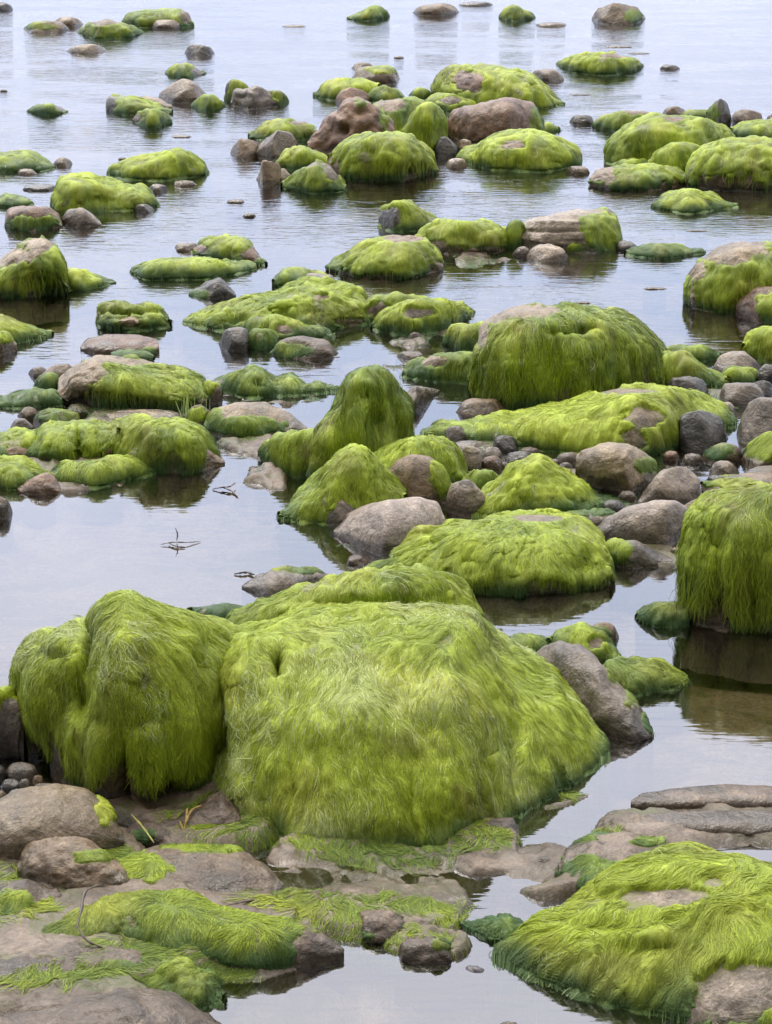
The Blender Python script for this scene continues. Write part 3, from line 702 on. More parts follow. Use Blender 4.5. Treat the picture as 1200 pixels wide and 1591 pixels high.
S(ST, 'small slate grey stone left of the pale green topped one', 15, 56, 650, 674, 'grey', .5)
S(ST, 'flat stone with faint green top behind the cracked green block', 50, 134, 636, 668, 'tan', .4, green=[(90, 645, 35, 12)], tone=.3)
S(ST, 'dark brown rock end right of the bare shouldered boulder', 312, 347, 588, 630, 'brown', .3, green=[(322, 600, 14, 10)])
S(ST, 'tan flat stone along the foot of the bare shouldered boulder', 150, 300, 636, 658, 'tan', .5)
S(ST, 'small mottled olive stone left of the pinkish olive boulder', 288, 334, 628, 670, 'brown', .5, green=[(305, 645, 16, 12)])
R(MB, 'low boulder with pinkish brown crest and olive front, left of the tall peak', 'boulder', [(318, 660), (330, 635), (368, 624), (415, 627), (455, 643), (478, 664)], [(318, 676), (360, 684), (430, 682), (478, 672)], 'tan', alg=0, green=[(380, 662, 70, 14), (330, 650, 18, 18)], tone=.35)
R(MB, 'low green mound with two small humps trailing right into water', 'boulder', [(330, 592), (355, 580), (385, 572), (408, 573), (428, 587), (450, 582), (470, 596), (500, 596), (528, 606)], [(330, 608), (390, 617), (470, 613), (528, 608)], tone=.45, dep=.45, sm=4, lumps=[(400, 596, 10, 8, -.02)])
R(MB, 'left half of the long green block, split from its neighbour by a dark crack', 'boulder', [(42, 700), (55, 675), (72, 660), (120, 658), (165, 656), (196, 656), (200, 668)], [(42, 710), (70, 722), (130, 724), (200, 718)], tone=.58, n=3.4, plan=5, slen=.07, sm=3, uc=.1, lumps=[(120, 690, 5, 28, -.03), (125, 700, 9, 14, -.02)])
R(MB, 'right half of the long green block, draped to its mirrored reflection', 'boulder', [(186, 664), (195, 654), (230, 652), (275, 653), (305, 662), (330, 683), (350, 716)], [(186, 722), (230, 736), (290, 738), (350, 722)], tone=.68, n=3.0, plan=3.5, slen=.08, layers=4.8, sm=4, uc=.06)
R(MB, 'lime sloping stone at the left edge joining the long green block', 'boulder', [(-60, 680), (0, 672), (50, 672), (75, 690)], [(-60, 712), (20, 714), (75, 708)], tone=.75, bare=[(30, 700, 20, 7)])
R(MB, 'yellow green hump at the left edge below the long green block', 'boulder', [(-60, 725), (-10, 712), (35, 713), (60, 728), (85, 742)], [(-60, 756), (20, 760), (85, 748)], tone=.75, pale=.1)
R(MB, 'shallow olive ledge along the foot of the long green block', 'boulder', [(70, 740), (100, 722), (160, 716), (210, 714), (240, 722)], [(70, 750), (150, 757), (240, 735)], tone=.4, dep=.4)
R(ST, 'cracked brown rock poking through the olive ledge at left', 'stone', [(28, 758), (50, 742), (75, 733), (90, 745), (96, 762)], [(28, 766), (60, 770), (96, 766)], 'red', alg=0, cut=4)
S(ST, 'smooth grey stone cut by the left edge in open water', -26, 20, 768, 808, 'grey', .5)
# ------------------------------------------------------------------ far centre
R(MB, 'two lobed dark green speck near the top centre edge', 'boulder', [(541, 28), (560, 19), (572, 13), (590, 10), (600, 16), (604, 24)], [(541, 30), (570, 33), (604, 27)], tone=.2, sm=3, rough=2)
S(ST, 'low brown stone with pale left end at the top edge, centre', 641, 714, 5, 25, 'brown', .65)
S(ST, 'thin dark sliver of stone at the top edge right of centre', 712, 768, 2, 10, 'dark', .5)
R(MB, 'small dark green cone at the top edge right of centre', 'boulder', [(777, 26), (785, 14), (800, 8), (815, 16), (831, 26)], [(777, 28), (800, 34), (831, 28)], tone=.3)
S(ST, 'smooth olive brown boulder on open water near the top right', 918, 1003, 6, 39, 'brown', .5, green=[(985, 25, 14, 10)], cat='boulder', tone=.3)
S(ST, 'thin slab awash left below the smooth olive brown boulder', 830, 886, 34, 42, 'brown', .5)
S(ST, 'little flat stone alone on open water, far right', 1023, 1057, 100, 109, 'dark', .4)
R(MB, 'lens shaped bright green boulder alone on open water, far right', 'boulder', [(866, 99), (885, 88), (920, 83), (950, 82), (980, 90), (998, 102)], [(866, 101), (890, 112), (940, 118), (980, 113), (998, 103)], tone=.75, bare=[(955, 87, 22, 4)], dep=.5)
S(ST, 'flat grey brown stone left of the lens shaped green boulder', 822, 882, 107, 128, 'grey', .4)
S(ST, 'small slate stone in water left of the twin right boulders', 884, 927, 178, 195, 'dark', .5)
S(ST, 'thin brown stone behind the flat two tone one, top centre', 546, 585, 97, 109, 'brown', .5)
S(MB, 'flat two tone olive brown stone behind the green whaleback, top centre', 543, 631, 102, 132, 'brown', .5, alg=0, green=[(600, 108, 34, 7)], tone=.4, cat='boulder')
R(MB, 'green whaleback at the far left of the upper centre cluster', 'boulder', [(488, 145), (505, 130), (535, 122), (565, 124), (590, 133)], [(488, 150), (515, 156), (590, 154)], tone=.65)
S(ST, 'brown stone wedged between the green whaleback and the pitted brown rock', 520, 578, 137, 166, 'red', .5)
R(MB, 'small green hump behind the pitted brown rock', 'boulder', [(566, 152), (580, 138), (598, 134), (615, 140), (630, 152)], [(566, 158), (600, 162), (630, 158)], tone=.55)
S(MB, 'tiny green knob left of the big rear boulder of the upper cluster', 637, 672, 138, 154, 'brown', .6, alg=1, tone=.4, cat='boulder')
R(MB, 'big smooth rear boulder of the upper cluster with a brown streaked face', 'boulder', [(672, 138), (682, 116), (705, 105), (745, 102), (790, 104), (825, 115), (852, 137), (876, 160)], [(672, 150), (740, 168), (820, 172), (876, 163)], 'red', bare=[(728, 125, 26, 18)], tone=.72, pale=.35, slen=.06)
R(MB, 'low mottled olive hump under the big rear boulder', 'boulder', [(662, 158), (680, 147), (705, 146), (735, 160), (742, 168)], [(662, 172), (700, 176), (742, 172)], tone=.4, bare=[(700, 156, 16, 7)])
R(MB, 'olive boulder with brown smears right behind the pitted brown rock', 'boulder', [(568, 195), (580, 165), (600, 153), (635, 152), (665, 158), (690, 175)], [(568, 215), (620, 225), (690, 205)], bare=[(605, 162, 28, 10)], tone=.42)
R(MB, 'upright bright green boulder between the pitted and the reddish rocks', 'boulder', [(626, 205), (640, 180), (655, 165), (672, 162), (688, 175), (694, 205)], [(626, 235), (665, 242), (694, 232)], tone=.65, slen=.06)
R('pitted_boulder', 'brown pitted boulder with a dark round hole, upper cluster', 'boulder', [(478, 222), (495, 200), (520, 168), (540, 155), (560, 154), (585, 168), (605, 190), (615, 215)], [(478, 236), (540, 244), (615, 238)], 'red', alg=0, green=[(598, 180, 9, 26), (560, 160, 10, 7)], rough=2.0, lumps=[(536, 201, 9, 7, -.11), (562, 172, 8, 6, -.03), (520, 185, 12, 8, .02), (570, 205, 14, 14, -.02)], tone=.4)
R('smooth_boulder', 'large smooth reddish brown boulder with green right end, upper cluster', 'boulder', [(694, 190), (702, 173), (725, 164), (770, 156), (805, 153), (828, 162), (842, 185), (850, 208)], [(694, 208), (730, 225), (790, 225), (850, 212)], 'red', alg=0, green=[(840, 190, 16, 28)], tone=.3, n=2.5)
R(MB, 'thin green sliver at the right foot of the reddish boulder', 'boulder', [(840, 200), (850, 192), (868, 200)], [(840, 206), (868, 203)], tone=.6)
R(MB, 'low bright green hump with curled neck right of the small round pebble', 'boulder', [(713, 245), (722, 232), (740, 228), (755, 215), (780, 206), (825, 205), (865, 214), (892, 230), (902, 254)], [(713, 250), (760, 263), (840, 268), (902, 257)], tone=.65, bare=[(800, 225, 18, 7)], slen=.06, pale=.15, n=2.7)
R(MB, 'large draped green boulder at the front of the upper cluster with a dark arch', 'boulder', [(508, 262), (514, 240), (535, 222), (570, 209), (610, 205), (640, 209), (660, 225), (672, 245), (681, 266)], [(508, 276), (560, 284), (630, 284), (681, 270)], tone=.66, n=2.7, uc=.14, slen=.07, layers=4.2, lumps=[(640, 268, 18, 12, -.06)], pale=.15)
R(MB, 'smaller lime hump left of the draped front boulder, upper cluster', 'boulder', [(430, 252), (445, 236), (470, 229), (492, 233), (510, 248)], [(430, 262), (470, 268), (510, 264)], tone=.75)
R(MB, 'dark green triangular stone at the front left of the upper cluster', 'boulder', [(440, 286), (462, 264), (492, 251), (512, 258), (525, 275), (538, 288)], [(440, 293), (490, 301), (538, 296)], 'grey', bare=[(518, 262, 14, 16), (480, 255, 14, 5)], tone=.4)
R(MB, 'flat yellow green stone behind the rough grey rock, upper cluster', 'boulder', [(388, 208), (410, 192), (445, 186), (475, 188), (492, 200)], [(388, 215), (440, 222), (492, 215)], tone=.6, bare=[(470, 190, 18, 4)])
R(ST, 'rough grey rock at the left of the upper cluster', 'stone', [(397, 225), (405, 208), (430, 202), (450, 206), (466, 222)], [(397, 245), (425, 253), (466, 245)], 'grey', alg=0, cut=5, rough=1.5)
S(ST, 'dark olive block left of the rough grey rock', 358, 407, 215, 247, 'brown', .6, sq=3)
S(ST, 'brown stone block under the flat pale stone, upper cluster', 402, 440, 248, 292, 'brown', .5, sq=4)
S(ST, 'flat pale brown plank of stone left of the triangular green stone', 398, 458, 262, 286, 'tan', .5, sq=4)
S(ST, 'dark grey rubble block below the reddish boulder', 672, 714, 212, 247, 'dark', .4)
S(ST, 'little upright brown stone beside the curled green neck', 708, 738, 216, 240, 'brown', .4)
S(ST, 'small round pinkish pebble right of the draped front boulder', 691, 728, 246, 262, 'pale', .5)
S(ST, 'flat brown scrap off the right end of the low hump, upper cluster', 878, 918, 258, 272, 'brown', .4)
# ------------------------------------------------------------------ far right cluster
R(MB, 'flat green stone left of the large whaleback, right cluster', 'boulder', [(922, 192), (940, 180), (975, 172), (1005, 173), (1022, 185)], [(922, 198), (960, 206), (1022, 200)], tone=.55, bare=[(990, 174, 24, 4)], dep=.5)
R(MB, 'large smooth green whaleback at the rear of the right cluster', 'boulder', [(942, 238), (948, 214), (972, 194), (1010, 183), (1055, 179), (1095, 181), (1125, 194), (1141, 215)], [(942, 252), (980, 262), (1080, 262), (1141, 245)], tone=.62, slen=.06, bare=[(1050, 185, 16, 4)])
S(ST, 'brown stone behind the large green whaleback', 1028, 1068, 165, 184, 'brown', .5)
S(MB, 'small green stone between the brown one and the dark fang', 1058, 1108, 171, 188, 'brown', .5, alg=1, tone=.4, cat='boulder')
R(ST, 'dark upright fang of rock behind the right cluster', 'stone', [(1098, 175), (1108, 160), (1120, 152), (1130, 158), (1136, 180)], [(1098, 192), (1118, 197), (1136, 192)], 'dark', alg=0, green=[(1108, 175, 10, 14)], cut=5, tone=.2, plan=4)
S(ST, 'brown stone right of the dark fang', 1134, 1192, 170, 195, 'brown', .4)
S(ST, 'reddish stone at the right edge behind the right cluster', 1188, 1230, 176, 196, 'red', .5)
R(MB, 'flat green shelf stone at the right edge behind the round boulder', 'boulder', [(1136, 202), (1150, 190), (1190, 188), (1250, 192)], [(1136, 212), (1190, 218), (1250, 214)], tone=.55)
R(MB, 'lime saddle shaped boulder between the two largest of the right cluster', 'boulder', [(1008, 255), (1020, 235), (1045, 223), (1075, 224), (1095, 235)], [(1008, 272), (1050, 278), (1095, 270)], tone=.8)
R(MB, 'large rounded green boulder at the right edge, front of the right cluster', 'boulder', [(1066, 275), (1074, 248), (1092, 228), (1125, 217), (1170, 214), (1230, 218), (1290, 240)], [(1066, 288), (1110, 297), (1200, 299), (1290, 285)], tone=.62, n=2.6, uc=.08, slen=.065, layers=3.6, pale=.2)
R(MB, 'small lime ridge left of the saddle, right cluster', 'boulder', [(952, 258), (970, 248), (1000, 246), (1012, 258)], [(952, 264), (985, 268), (1012, 264)], tone=.65)
R(MB, 'low long stone with bare dark left end, front of the right cluster', 'boulder', [(916, 276), (928, 263), (955, 258), (1010, 258), (1050, 262), (1067, 274)], [(916, 288), (950, 297), (1020, 297), (1067, 286)], bare=[(936, 270, 24, 16)], tone=.58, uc=.1)
R(MB, 'small lens of green in front of the right edge boulder', 'boulder', [(1013, 318), (1035, 302), (1070, 296), (1100, 298), (1125, 312), (1146, 318)], [(1013, 322), (1070, 332), (1146, 322)], tone=.62)
# ------------------------------------------------------------------ middle band
R(MB, 'small round stone with green cap and dark left cheek above the domed boulder', 'boulder', [(588, 338), (595, 322), (615, 314), (640, 315), (662, 330), (681, 343)], [(588, 352), (615, 362), (681, 352)], 'dark', bare=[(602, 340, 20, 18)], tone=.62)
R(MB, 'wide folded green stone with brown underside, centre right', 'boulder', [(645, 368), (665, 350), (700, 343), (745, 345), (785, 355), (808, 368)], [(645, 385), (700, 396), (770, 394), (808, 380)], bare=[(665, 382, 26, 10), (730, 390, 60, 7)], tone=.7, dep=.5, rough=1.5)
S(MB, 'small dark green knob left of the striated boulder', 783, 818, 343, 386, 'brown', .5, alg=1, tone=.35, cat='boulder')
R('striated_boulder', 'long grey brown striated boulder with a green curtain on its right end', 'boulder', [(806, 372), (809, 350), (822, 340), (860, 334), (905, 327), (940, 325), (958, 335), (966, 372)], [(806, 384), (850, 392), (920, 394), (966, 384)], 'strata', alg=0, green=[(938, 362, 34, 36), (895, 386, 20, 8)], tone=.5, n=2.9, plan=4.5, sm=4, slen=.07, layers=4.8, lumps=[(860, 358, 50, 3, -.015), (860, 346, 46, 3, .01)])
S(ST, 'pale pink oval stone in front of the striated boulder', 815, 886, 379, 407, 'pale', .55)
S(ST, 'small grey chip left of the pale pink oval', 796, 828, 383, 400, 'grey', .5)
R(MB, 'flat dark green lens in water right of the striated boulder', 'boulder', [(973, 392), (1000, 384), (1050, 383), (1097, 389)], [(973, 397), (1030, 403), (1097, 393)], tone=.25, dep=.4)
S(ST, 'dark strip of rock joining the striated boulder and the green lens', 955, 995, 374, 391, 'dark', .3)
R(MB, 'domed bright green boulder with tapering left side, centre', 'boulder', [(508, 415), (530, 398), (560, 381), (590, 371), (625, 366), (655, 371), (678, 388), (689, 412)], [(508, 420), (550, 430), (630, 434), (689, 420)], tone=.68, bare=[(625, 371, 30, 7)], uc=.03, slen=.065, layers=3.6)
R(MB, 'boulder at the right edge with bare tan crown and green skirt', 'boulder', [(1062, 458), (1068, 428), (1085, 402), (1110, 386), (1150, 376), (1190, 378), (1240, 395), (1280, 430)], [(1062, 466), (1080, 480), (1140, 488), (1220, 485), (1280, 470)], 'tan', bare=[(1130, 386, 62, 24), (1080, 420, 16, 14)], tone=.62, n=2.5, uc=.06, slen=.075, layers=4.2)
R(MB, 'brown wedge with green back at the right edge, before the tan crowned boulder', 'boulder', [(1143, 480), (1150, 462), (1175, 448), (1230, 443), (1270, 470)], [(1143, 490), (1180, 503), (1270, 500)], 'red', alg=0, green=[(1200, 480, 26, 26)], tone=.5)
R(MB, 'small leafy green hump at the right edge above the grey oval stone', 'boulder', [(1158, 540), (1165, 520), (1185, 511), (1230, 515), (1260, 540)], [(1158, 560), (1195, 566), (1260, 560)], tone=.55, rough=1.5)
R(MB, 'thin green strip in the water right of the great shaggy boulder', 'boulder', [(1025, 547), (1050, 538), (1085, 540), (1120, 550)], [(1025, 558), (1080, 562), (1120, 558)], tone=.5, dep=.4)
R(MB, 'long lumpy green mound left of centre with dark tangles', 'boulder', [(285, 498), (310, 484), (350, 470), (395, 460), (430, 455), (455, 440), (485, 435), (520, 440), (555, 457), (576, 488)], [(285, 502), (340, 514), (420, 512), (500, 516), (576, 502)], tone=.66, rough=2.0, lumps=[(370, 497, 16, 10, -.03), (495, 485, 50, 16, -.012), (440, 475, 20, 10, .015)], bare=[(500, 462, 12, 5), (540, 500, 22, 8)], curl=.9, slen=.07, sm=4)
R(MB, 'small dark green hump behind the lumpy mound', 'boulder', [(425, 436), (440, 420), (470, 417), (500, 428), (515, 438)], [(425, 444), (470, 446), (515, 444)], tone=.4)
S(ST, 'grey flank of stone behind the lumpy mound', 462, 530, 424, 450, 'grey', .4)
R(MB, 'low green ridge strung below the lumpy mound', 'boulder', [(378, 510), (395, 496), (425, 494), (460, 502), (495, 508), (521, 520)], [(378, 520), (440, 530), (521, 524)], tone=.6, dep=.4, bare=[(440, 512, 14, 8)], rough=1.6)
S(ST, 'glossy black stone left of the low green ridge', 340, 396, 508, 546, 'dark', .45)
R(MB, 'small dull green hump right behind the glossy black stone', 'boulder', [(383, 525), (395, 513), (415, 513), (433, 525)], [(383, 540), (410, 543), (433, 535)], tone=.15)
S(ST, 'low brown stone in calm water above the tall peak, left', 421, 526, 523, 560, 'brown', .4, green=[(450, 545, 34, 12)], tone=.3)
R(MB, 'flat mottled green and grey stone behind the pointed tailed one, centre', 'boulder', [(563, 480), (580, 462), (620, 458), (655, 463), (680, 475)], [(563, 500), (620, 505), (680, 490)], bare=[(590, 482, 20, 12)], tone=.6, dep=.5)
R(MB, 'green stone with pointed right tail and grey bald patch, centre', 'boulder', [(580, 505), (600, 484), (635, 470), (680, 465), (710, 471), (737, 483)], [(580, 512), (630, 523), (690, 515), (737, 486)], 'grey', bare=[(650, 486, 26, 10)], tone=.7, dep=.5)
S(ST, 'tiny pale pebble right below the bald patched green stone', 634, 657, 516, 530, 'pale', .5)
R(MB, 'low green wisp of rock left behind the great shaggy boulder', 'boulder', [(690, 524), (705, 510), (730, 504), (765, 506)], [(690, 532), (720, 546), (765, 545)], tone=.45)
S(ST, 'thin olive slab awash left of the great shaggy boulder', 614, 662, 545, 560, 'brown', .5)
R(MB, 'low rock with olive weed immediately left of the great shaggy boulder', 'boulder', [(628, 578), (655, 558), (690, 548), (725, 548), (750, 555)], [(628, 586), (680, 594), (750, 596)], bare=[(675, 562, 18, 8)], tone=.45, dep=.5)
R(MB, 'great shaggy boulder right of centre with a bare tan crown and a small pit', 'boulder', [(735, 600), (736, 560), (741, 520), (755, 495), (785, 479), (840, 473), (900, 474), (950, 479), (985, 490), (1012, 513), (1030, 548), (1036, 600)], [(735, 626), (790, 640), (860, 640), (960, 622), (1036, 606)], 'tan', bare=[(808, 482, 72, 11), (748, 515, 10, 26), (765, 492, 26, 9)], tone=.50, n=3.3, plan=3.4, uc=.10, slen=.10, layers=5.4, pale=.25, dep=.7, sm=4, lumps=[(908, 512, 16, 7, -.045), (880, 516, 28, 5, -.02), (790, 560, 30, 40, .015), (930, 560, 30, 40, .015), (860, 590, 20, 50, -.012)], lift=1.3)
R(MB, 'green curtain stone trailing right from the great shaggy boulder', 'boulder', [(1018, 565), (1035, 546), (1065, 552), (1095, 570), (1130, 588)], [(1018, 600), (1070, 606), (1130, 600)], tone=.72, dep=.6, slen=.08)
S(ST, 'brown flat stone at the left foot of the great shaggy boulder', 708, 792, 618, 650, 'brown', .5)
R(ST, 'grey faceted wedge right behind the tall green peak', 'stone', [(620, 625), (628, 597), (650, 600), (683, 606)], [(620, 640), (645, 640), (683, 610)], 'grey', alg=0, cut=4)
R(MB, 'long low lime slab running from the tall peak to the dark round stone', 'boulder', [(655, 672), (690, 657), (740, 650), (800, 642), (860, 626), (920, 615), (980, 604), (1040, 603), (1090, 614), (1120, 630), (1142, 655)], [(655, 676), (720, 686), (800, 692), (880, 702), (980, 714), (1040, 700), (1080, 672), (1142, 662)], 'tan', tone=.82, bare=[(1000, 648, 34, 22), (985, 680, 22, 20), (960, 608, 60, 5)], dep=.45, slen=.05, n=2.5, sm=4, lumps=[(960, 645, 8, 20, -.01)])
R(ST, 'thin ridge of grey brown rock lying behind the lime slab', 'stone', [(900, 615), (935, 604), (980, 600), (1010, 604)], [(900, 620), (960, 618), (1010, 612)], 'tan', alg=0, cut=2)
S('round_stone', 'dark glossy round stone at the right end of the lime slab', 1045, 1132, 637, 702, 'dark', .45)
# stones heaped at the right edge
S(ST, 'dark grey striped stone between the great boulder and the grey heap', 1032, 1106, 585, 622, 'dark', .3, rough=1.5)
S(ST, 'smooth grey oval stone on open water side of the right heap', 1106, 1190, 546, 584, 'grey', .5)
S(ST, 'black stone cut by the right edge above the grey heap', 1170, 1215, 566, 598, 'dark', .5)
S(MB, 'small yellow green wedge under the smooth grey oval', 1122, 1180, 572, 598, 'brown', .3, alg=1, tone=.55, cat='boulder')
S(ST, 'broad grey oval stone in the middle of the right heap', 1110, 1194, 593, 632, 'grey', .4)
S(ST, 'small slate stone right of the broad grey oval', 1162, 1205, 590, 622, 'dark', .5)
S(ST, 'little round grey stone under the broad grey oval', 1116, 1144, 624, 646, 'lilac', .5)
S('smooth_boulder', 'large smooth lilac grey boulder leaning on the right edge', 1134, 1262, 619, 702, 'lilac', .45, cat='boulder')
S(MB, 'olive topped boulder at the right edge under the large lilac one', 1150, 1262, 668, 738, 'brown', .6, alg=0, green=[(1185, 690, 30, 22)], tone=.5, cat='boulder')
S(ST, 'mottled green brown stone below the dark round stone', 1090, 1156, 688, 722, 'brown', .6, green=[(1115, 700, 25, 14)], tone=.2)
S(ST, 'pale pinkish flat stone right of the pale grey standing one', 1098, 1150, 716, 742, 'pale', .5)
S(ST, 'slate stone between the pale pinkish flat one and the long pale stone', 1088, 1136, 738, 764, 'dark', .5)
R(MB, 'low green brown shelf above the tall right edge boulder', 'boulder', [(1090, 752), (1110, 742), (1150, 738), (1200, 730), (1250, 735)], [(1090, 768), (1150, 772), (1250, 765)], alg=0, green=[(1130, 750, 44, 10)], tone=.6)
S(ST, 'flat grey stone cut by the right edge below the olive boulder', 1150, 1262, 722, 756, 'grey', .6)
S(ST, 'small blue grey stone above the tall right edge boulder', 1090, 1122, 762, 778, 'blue', .5)
# ------------------------------------------------------------------ centre peak and its neighbours
R(MB, 'shallow green apron left of the tall peak', 'boulder', [(408, 700), (425, 680), (455, 671), (490, 670), (510, 690)], [(408, 712), (440, 738), (510, 745)], tone=.6, dep=.6)
R(MB, 'tall pointed green peak standing at the centre of the photo', 'boulder', [(479, 738), (482, 706), (493, 678), (512, 655), (528, 632), (540, 606), (550, 584), (564, 570), (588, 569), (606, 582), (622, 606), (632, 640), (642, 690)], [(479, 752), (540, 745), (600, 735), (650, 712)], tone=.42, n=2.2, plan=3.0, dep=.7, sm=2, slen=.09, layers=4.8, rough=1.0, thin=0, crack=.25, lumps=[(590, 650, 26, 40, -.035), (550, 640, 10, 60, .03), (560, 600, 20, 8, .02), (510, 690, 18, 40, .02), (625, 640, 8, 40, .02), (570, 612, 12, 6, -.02)], lift=1.3)
R(MB, 'green arch shaped boulder curving over the smooth brown round stone', 'boulder', [(560, 735), (585, 705), (615, 688), (650, 677), (685, 680), (708, 695), (722, 740)], [(560, 770), (640, 775), (722, 756)], tone=.66, plan=3, slen=.07)
R(MB, 'lime cone with a curled top in front of the tall peak', 'boulder', [(435, 798), (460, 776), (490, 745), (520, 715), (548, 694), (566, 697), (585, 720), (612, 745), (630, 770)], [(435, 806), (480, 812), (540, 812), (630, 800)], tone=.74, dep=.7, slen=.065, sm=4, layers=3.6)
S(ST, 'dark grey wedge poking out under the lime cone', 494, 562, 772, 818, 'grey', .5, green=[(505, 785, 14, 12)])
R('round_stone', 'smooth brown egg shaped stone with a green right cheek, centre', 'stone', [(590, 762), (597, 735), (615, 715), (640, 706), (668, 709), (690, 725), (702, 755)], [(590, 778), (640, 790), (702, 780)], 'brown', alg=0, green=[(690, 740, 24, 30)], rough=.4, tone=.45)
R('flat_stone', 'large flat lilac grey stone with a pale worn rim, centre', 'stone', [(519, 824), (540, 800), (570, 782), (615, 774), (655, 771), (682, 780), (692, 806)], [(519, 832), (560, 852), (600, 868), (650, 850), (692, 826)], 'lilac', alg=0, n=2.2, dep=.9, rough=.5, plan=2.2)
S(ST, 'little brown stone tucked behind the flat lilac stone', 566, 606, 776, 792, 'brown', .5)
R(ST, 'layered brown stone right of the smooth egg shaped one', 'stone', [(694, 775), (702, 752), (725, 744), (748, 752), (758, 778)], [(694, 796), (725, 806), (758, 798)], 'strata', alg=0, cut=3, rough=1.5)
S(ST, 'small whitish grey stone under the tall peak, right side', 686, 730, 662, 688, 'grey', .5)
S(ST, 'long grey stone at the left end of the pebble gap', 700, 760, 684, 704, 'lilac', .5)
S(ST, 'folded brown stone with layers in the pebble gap', 712, 752, 692, 742, 'strata', .5)
S(ST, 'round grey pebble on top of the pinkish layered one', 748, 782, 694, 716, 'grey', .5)
S(ST, 'pinkish layered pebble beneath the round grey one', 746, 786, 708, 736, 'red', .5)
S(ST, 'black wedge stone at the foot of the lime slab', 764, 812, 676, 702, 'dark', .4)
S(ST, 'slate pebble right of the pinkish layered one', 784, 836, 700, 724, 'dark', .5)
S(ST, 'thin grey pebble before the lime cone on the right', 866, 892, 718, 734, 'lilac', .5)
S(ST, 'flat brown pebble behind the tan angular block', 862, 906, 702, 726, 'brown', .5)
S(ST, 'small rust pebble between the pebble gap and lime slab', 806, 842, 694, 708, 'red', .5)
S(ST, 'small dark pebble half buried left of the layered brown stone', 724, 748, 738, 752, 'dark', .5)
S(ST, 'brown pebble half hidden before the pebble gap', 846, 876, 712, 724, 'brown', .5)
R(MB, 'lime coloured cone right of the layered brown stone', 'boulder', [(732, 792), (752, 768), (780, 742), (808, 720), (832, 713), (858, 720), (885, 738), (915, 765), (940, 785)], [(732, 800), (800, 808), (880, 802), (940, 790)], tone=.78, dep=.7, slen=.06, sm=4, layers=3.6, rough=1.3)
R(MB, 'narrow dark green fold behind the lime coloured cone', 'boulder', [(720, 750), (740, 732), (765, 730), (780, 745)], [(720, 768), (750, 772), (780, 768)], tone=.4)
R(ST, 'flat tan ledge with green rim behind the long green boulder', 'stone', [(820, 808), (880, 796), (940, 790), (960, 800)], [(820, 818), (900, 820), (960, 812)], 'brown', alg=0, green=[(900, 796, 60, 6)], dep=.5)
R('angular_block', 'tan angular block with flat top and dark wet underside', 'stone', [(894, 745), (895, 706), (904, 689), (940, 687), (978, 689), (1005, 703), (1021, 715), (1023, 742)], [(894, 752), (930, 766), (980, 771), (1023, 752)], 'tan', alg=0, green=[(1005, 722, 20, 12)], n=3.4, plan=4.5, uc=.28, sm=3, cut=4, tone=.1)
R(ST, 'pale pinkish block standing left of the long pale stone', 'stone', [(992, 778), (1005, 756), (1025, 730), (1055, 724), (1080, 728), (1089, 750), (1090, 772)], [(992, 786), (1040, 790), (1090, 780)], 'pale', alg=0, cut=3, n=2.6, plan=3, rough=.7)
R(ST, 'long pale lilac stone sloping down to the left', 'stone', [(924, 824), (940, 805), (975, 788), (1015, 779), (1048, 777), (1068, 790), (1078, 815)], [(924, 832), (970, 845), (1030, 852), (1078, 836)], 'lilac', alg=0, rough=.6, dep=.5)
S(ST, 'brown stone filling the gap behind the long pale stone', 1056, 1100, 775, 812, 'brown', .5)
S(ST, 'small dark pebble in the pool left of the pale block', 934, 972, 776, 796, 'dark', .5)
R(MB, 'low wedge of rock with a green left half and a thin ridge', 'stone', [(935, 850), (955, 838), (985, 840), (1020, 855), (1052, 872)], [(935, 876), (980, 885), (1052, 878)], 'grey', alg=0, green=[(955, 858, 26, 22)], tone=.6, dep=.5)
R(MB, 'long arched green boulder behind the giant shaggy one, dark right foot', 'boulder', [(556, 892), (590, 878), (620, 856), (655, 826), (700, 813), (760, 808), (820, 802), (870, 801), (905, 808), (928, 832), (941, 860), (947, 895)], [(556, 896), (620, 905), (700, 922), (770, 928), (850, 925), (947, 912)], 'tan', tone=.70, bare=[(835, 805, 40, 6)], n=2.9, plan=3.2, uc=.10, slen=.065, layers=4.8, sm=4, lumps=[(905, 880, 30, 20, -.02), (760, 850, 80, 20, .01)])
R(MB, 'tall shaggy green boulder cut by the right edge over a dark pool', 'boulder', [(1060, 945), (1064, 890), (1070, 830), (1076, 795), (1092, 774), (1125, 763), (1180, 760), (1260, 764), (1340, 800), (1380, 900)], [(1060, 962), (1090, 976), (1150, 986), (1250, 992), (1380, 960)], tone=.60, n=3.2, plan=3.4, uc=.14, slen=.11, layers=5.4, sm=3, pale=.15, lumps=[(1170, 930, 14, 30, -.03), (1110, 940, 12, 30, -.025), (1140, 870, 18, 50, .015)], lift=1.3, dep=.6)
R(MB, 'small dark green stone at the left foot of the tall right edge boulder', 'boulder', [(992, 956), (1010, 943), (1040, 938), (1070, 945)], [(992, 962), (1025, 974), (1070, 972)], tone=.25)
R('flat_stone', 'flat grey brown stone with a yellow weed crest in open water, left of centre', 'stone', [(376, 910), (400, 893), (440, 882), (485, 882), (512, 892)], [(376, 914), (420, 932), (470, 922), (512, 900)], 'grey', alg=0, green=[(470, 884, 40, 7)], tone=.5, rough=1.2, dep=.6)
R(MB, 'faint green hump awash behind the giant shaggy boulder', 'boulder', [(296, 948), (320, 941), (350, 941), (382, 950)], [(296, 956), (340, 962), (382, 958)], tone=.3)
S(ST, 'small red brown stone in the shallows beside the flat lilac stone', 536, 574, 862, 878, 'red', .5)
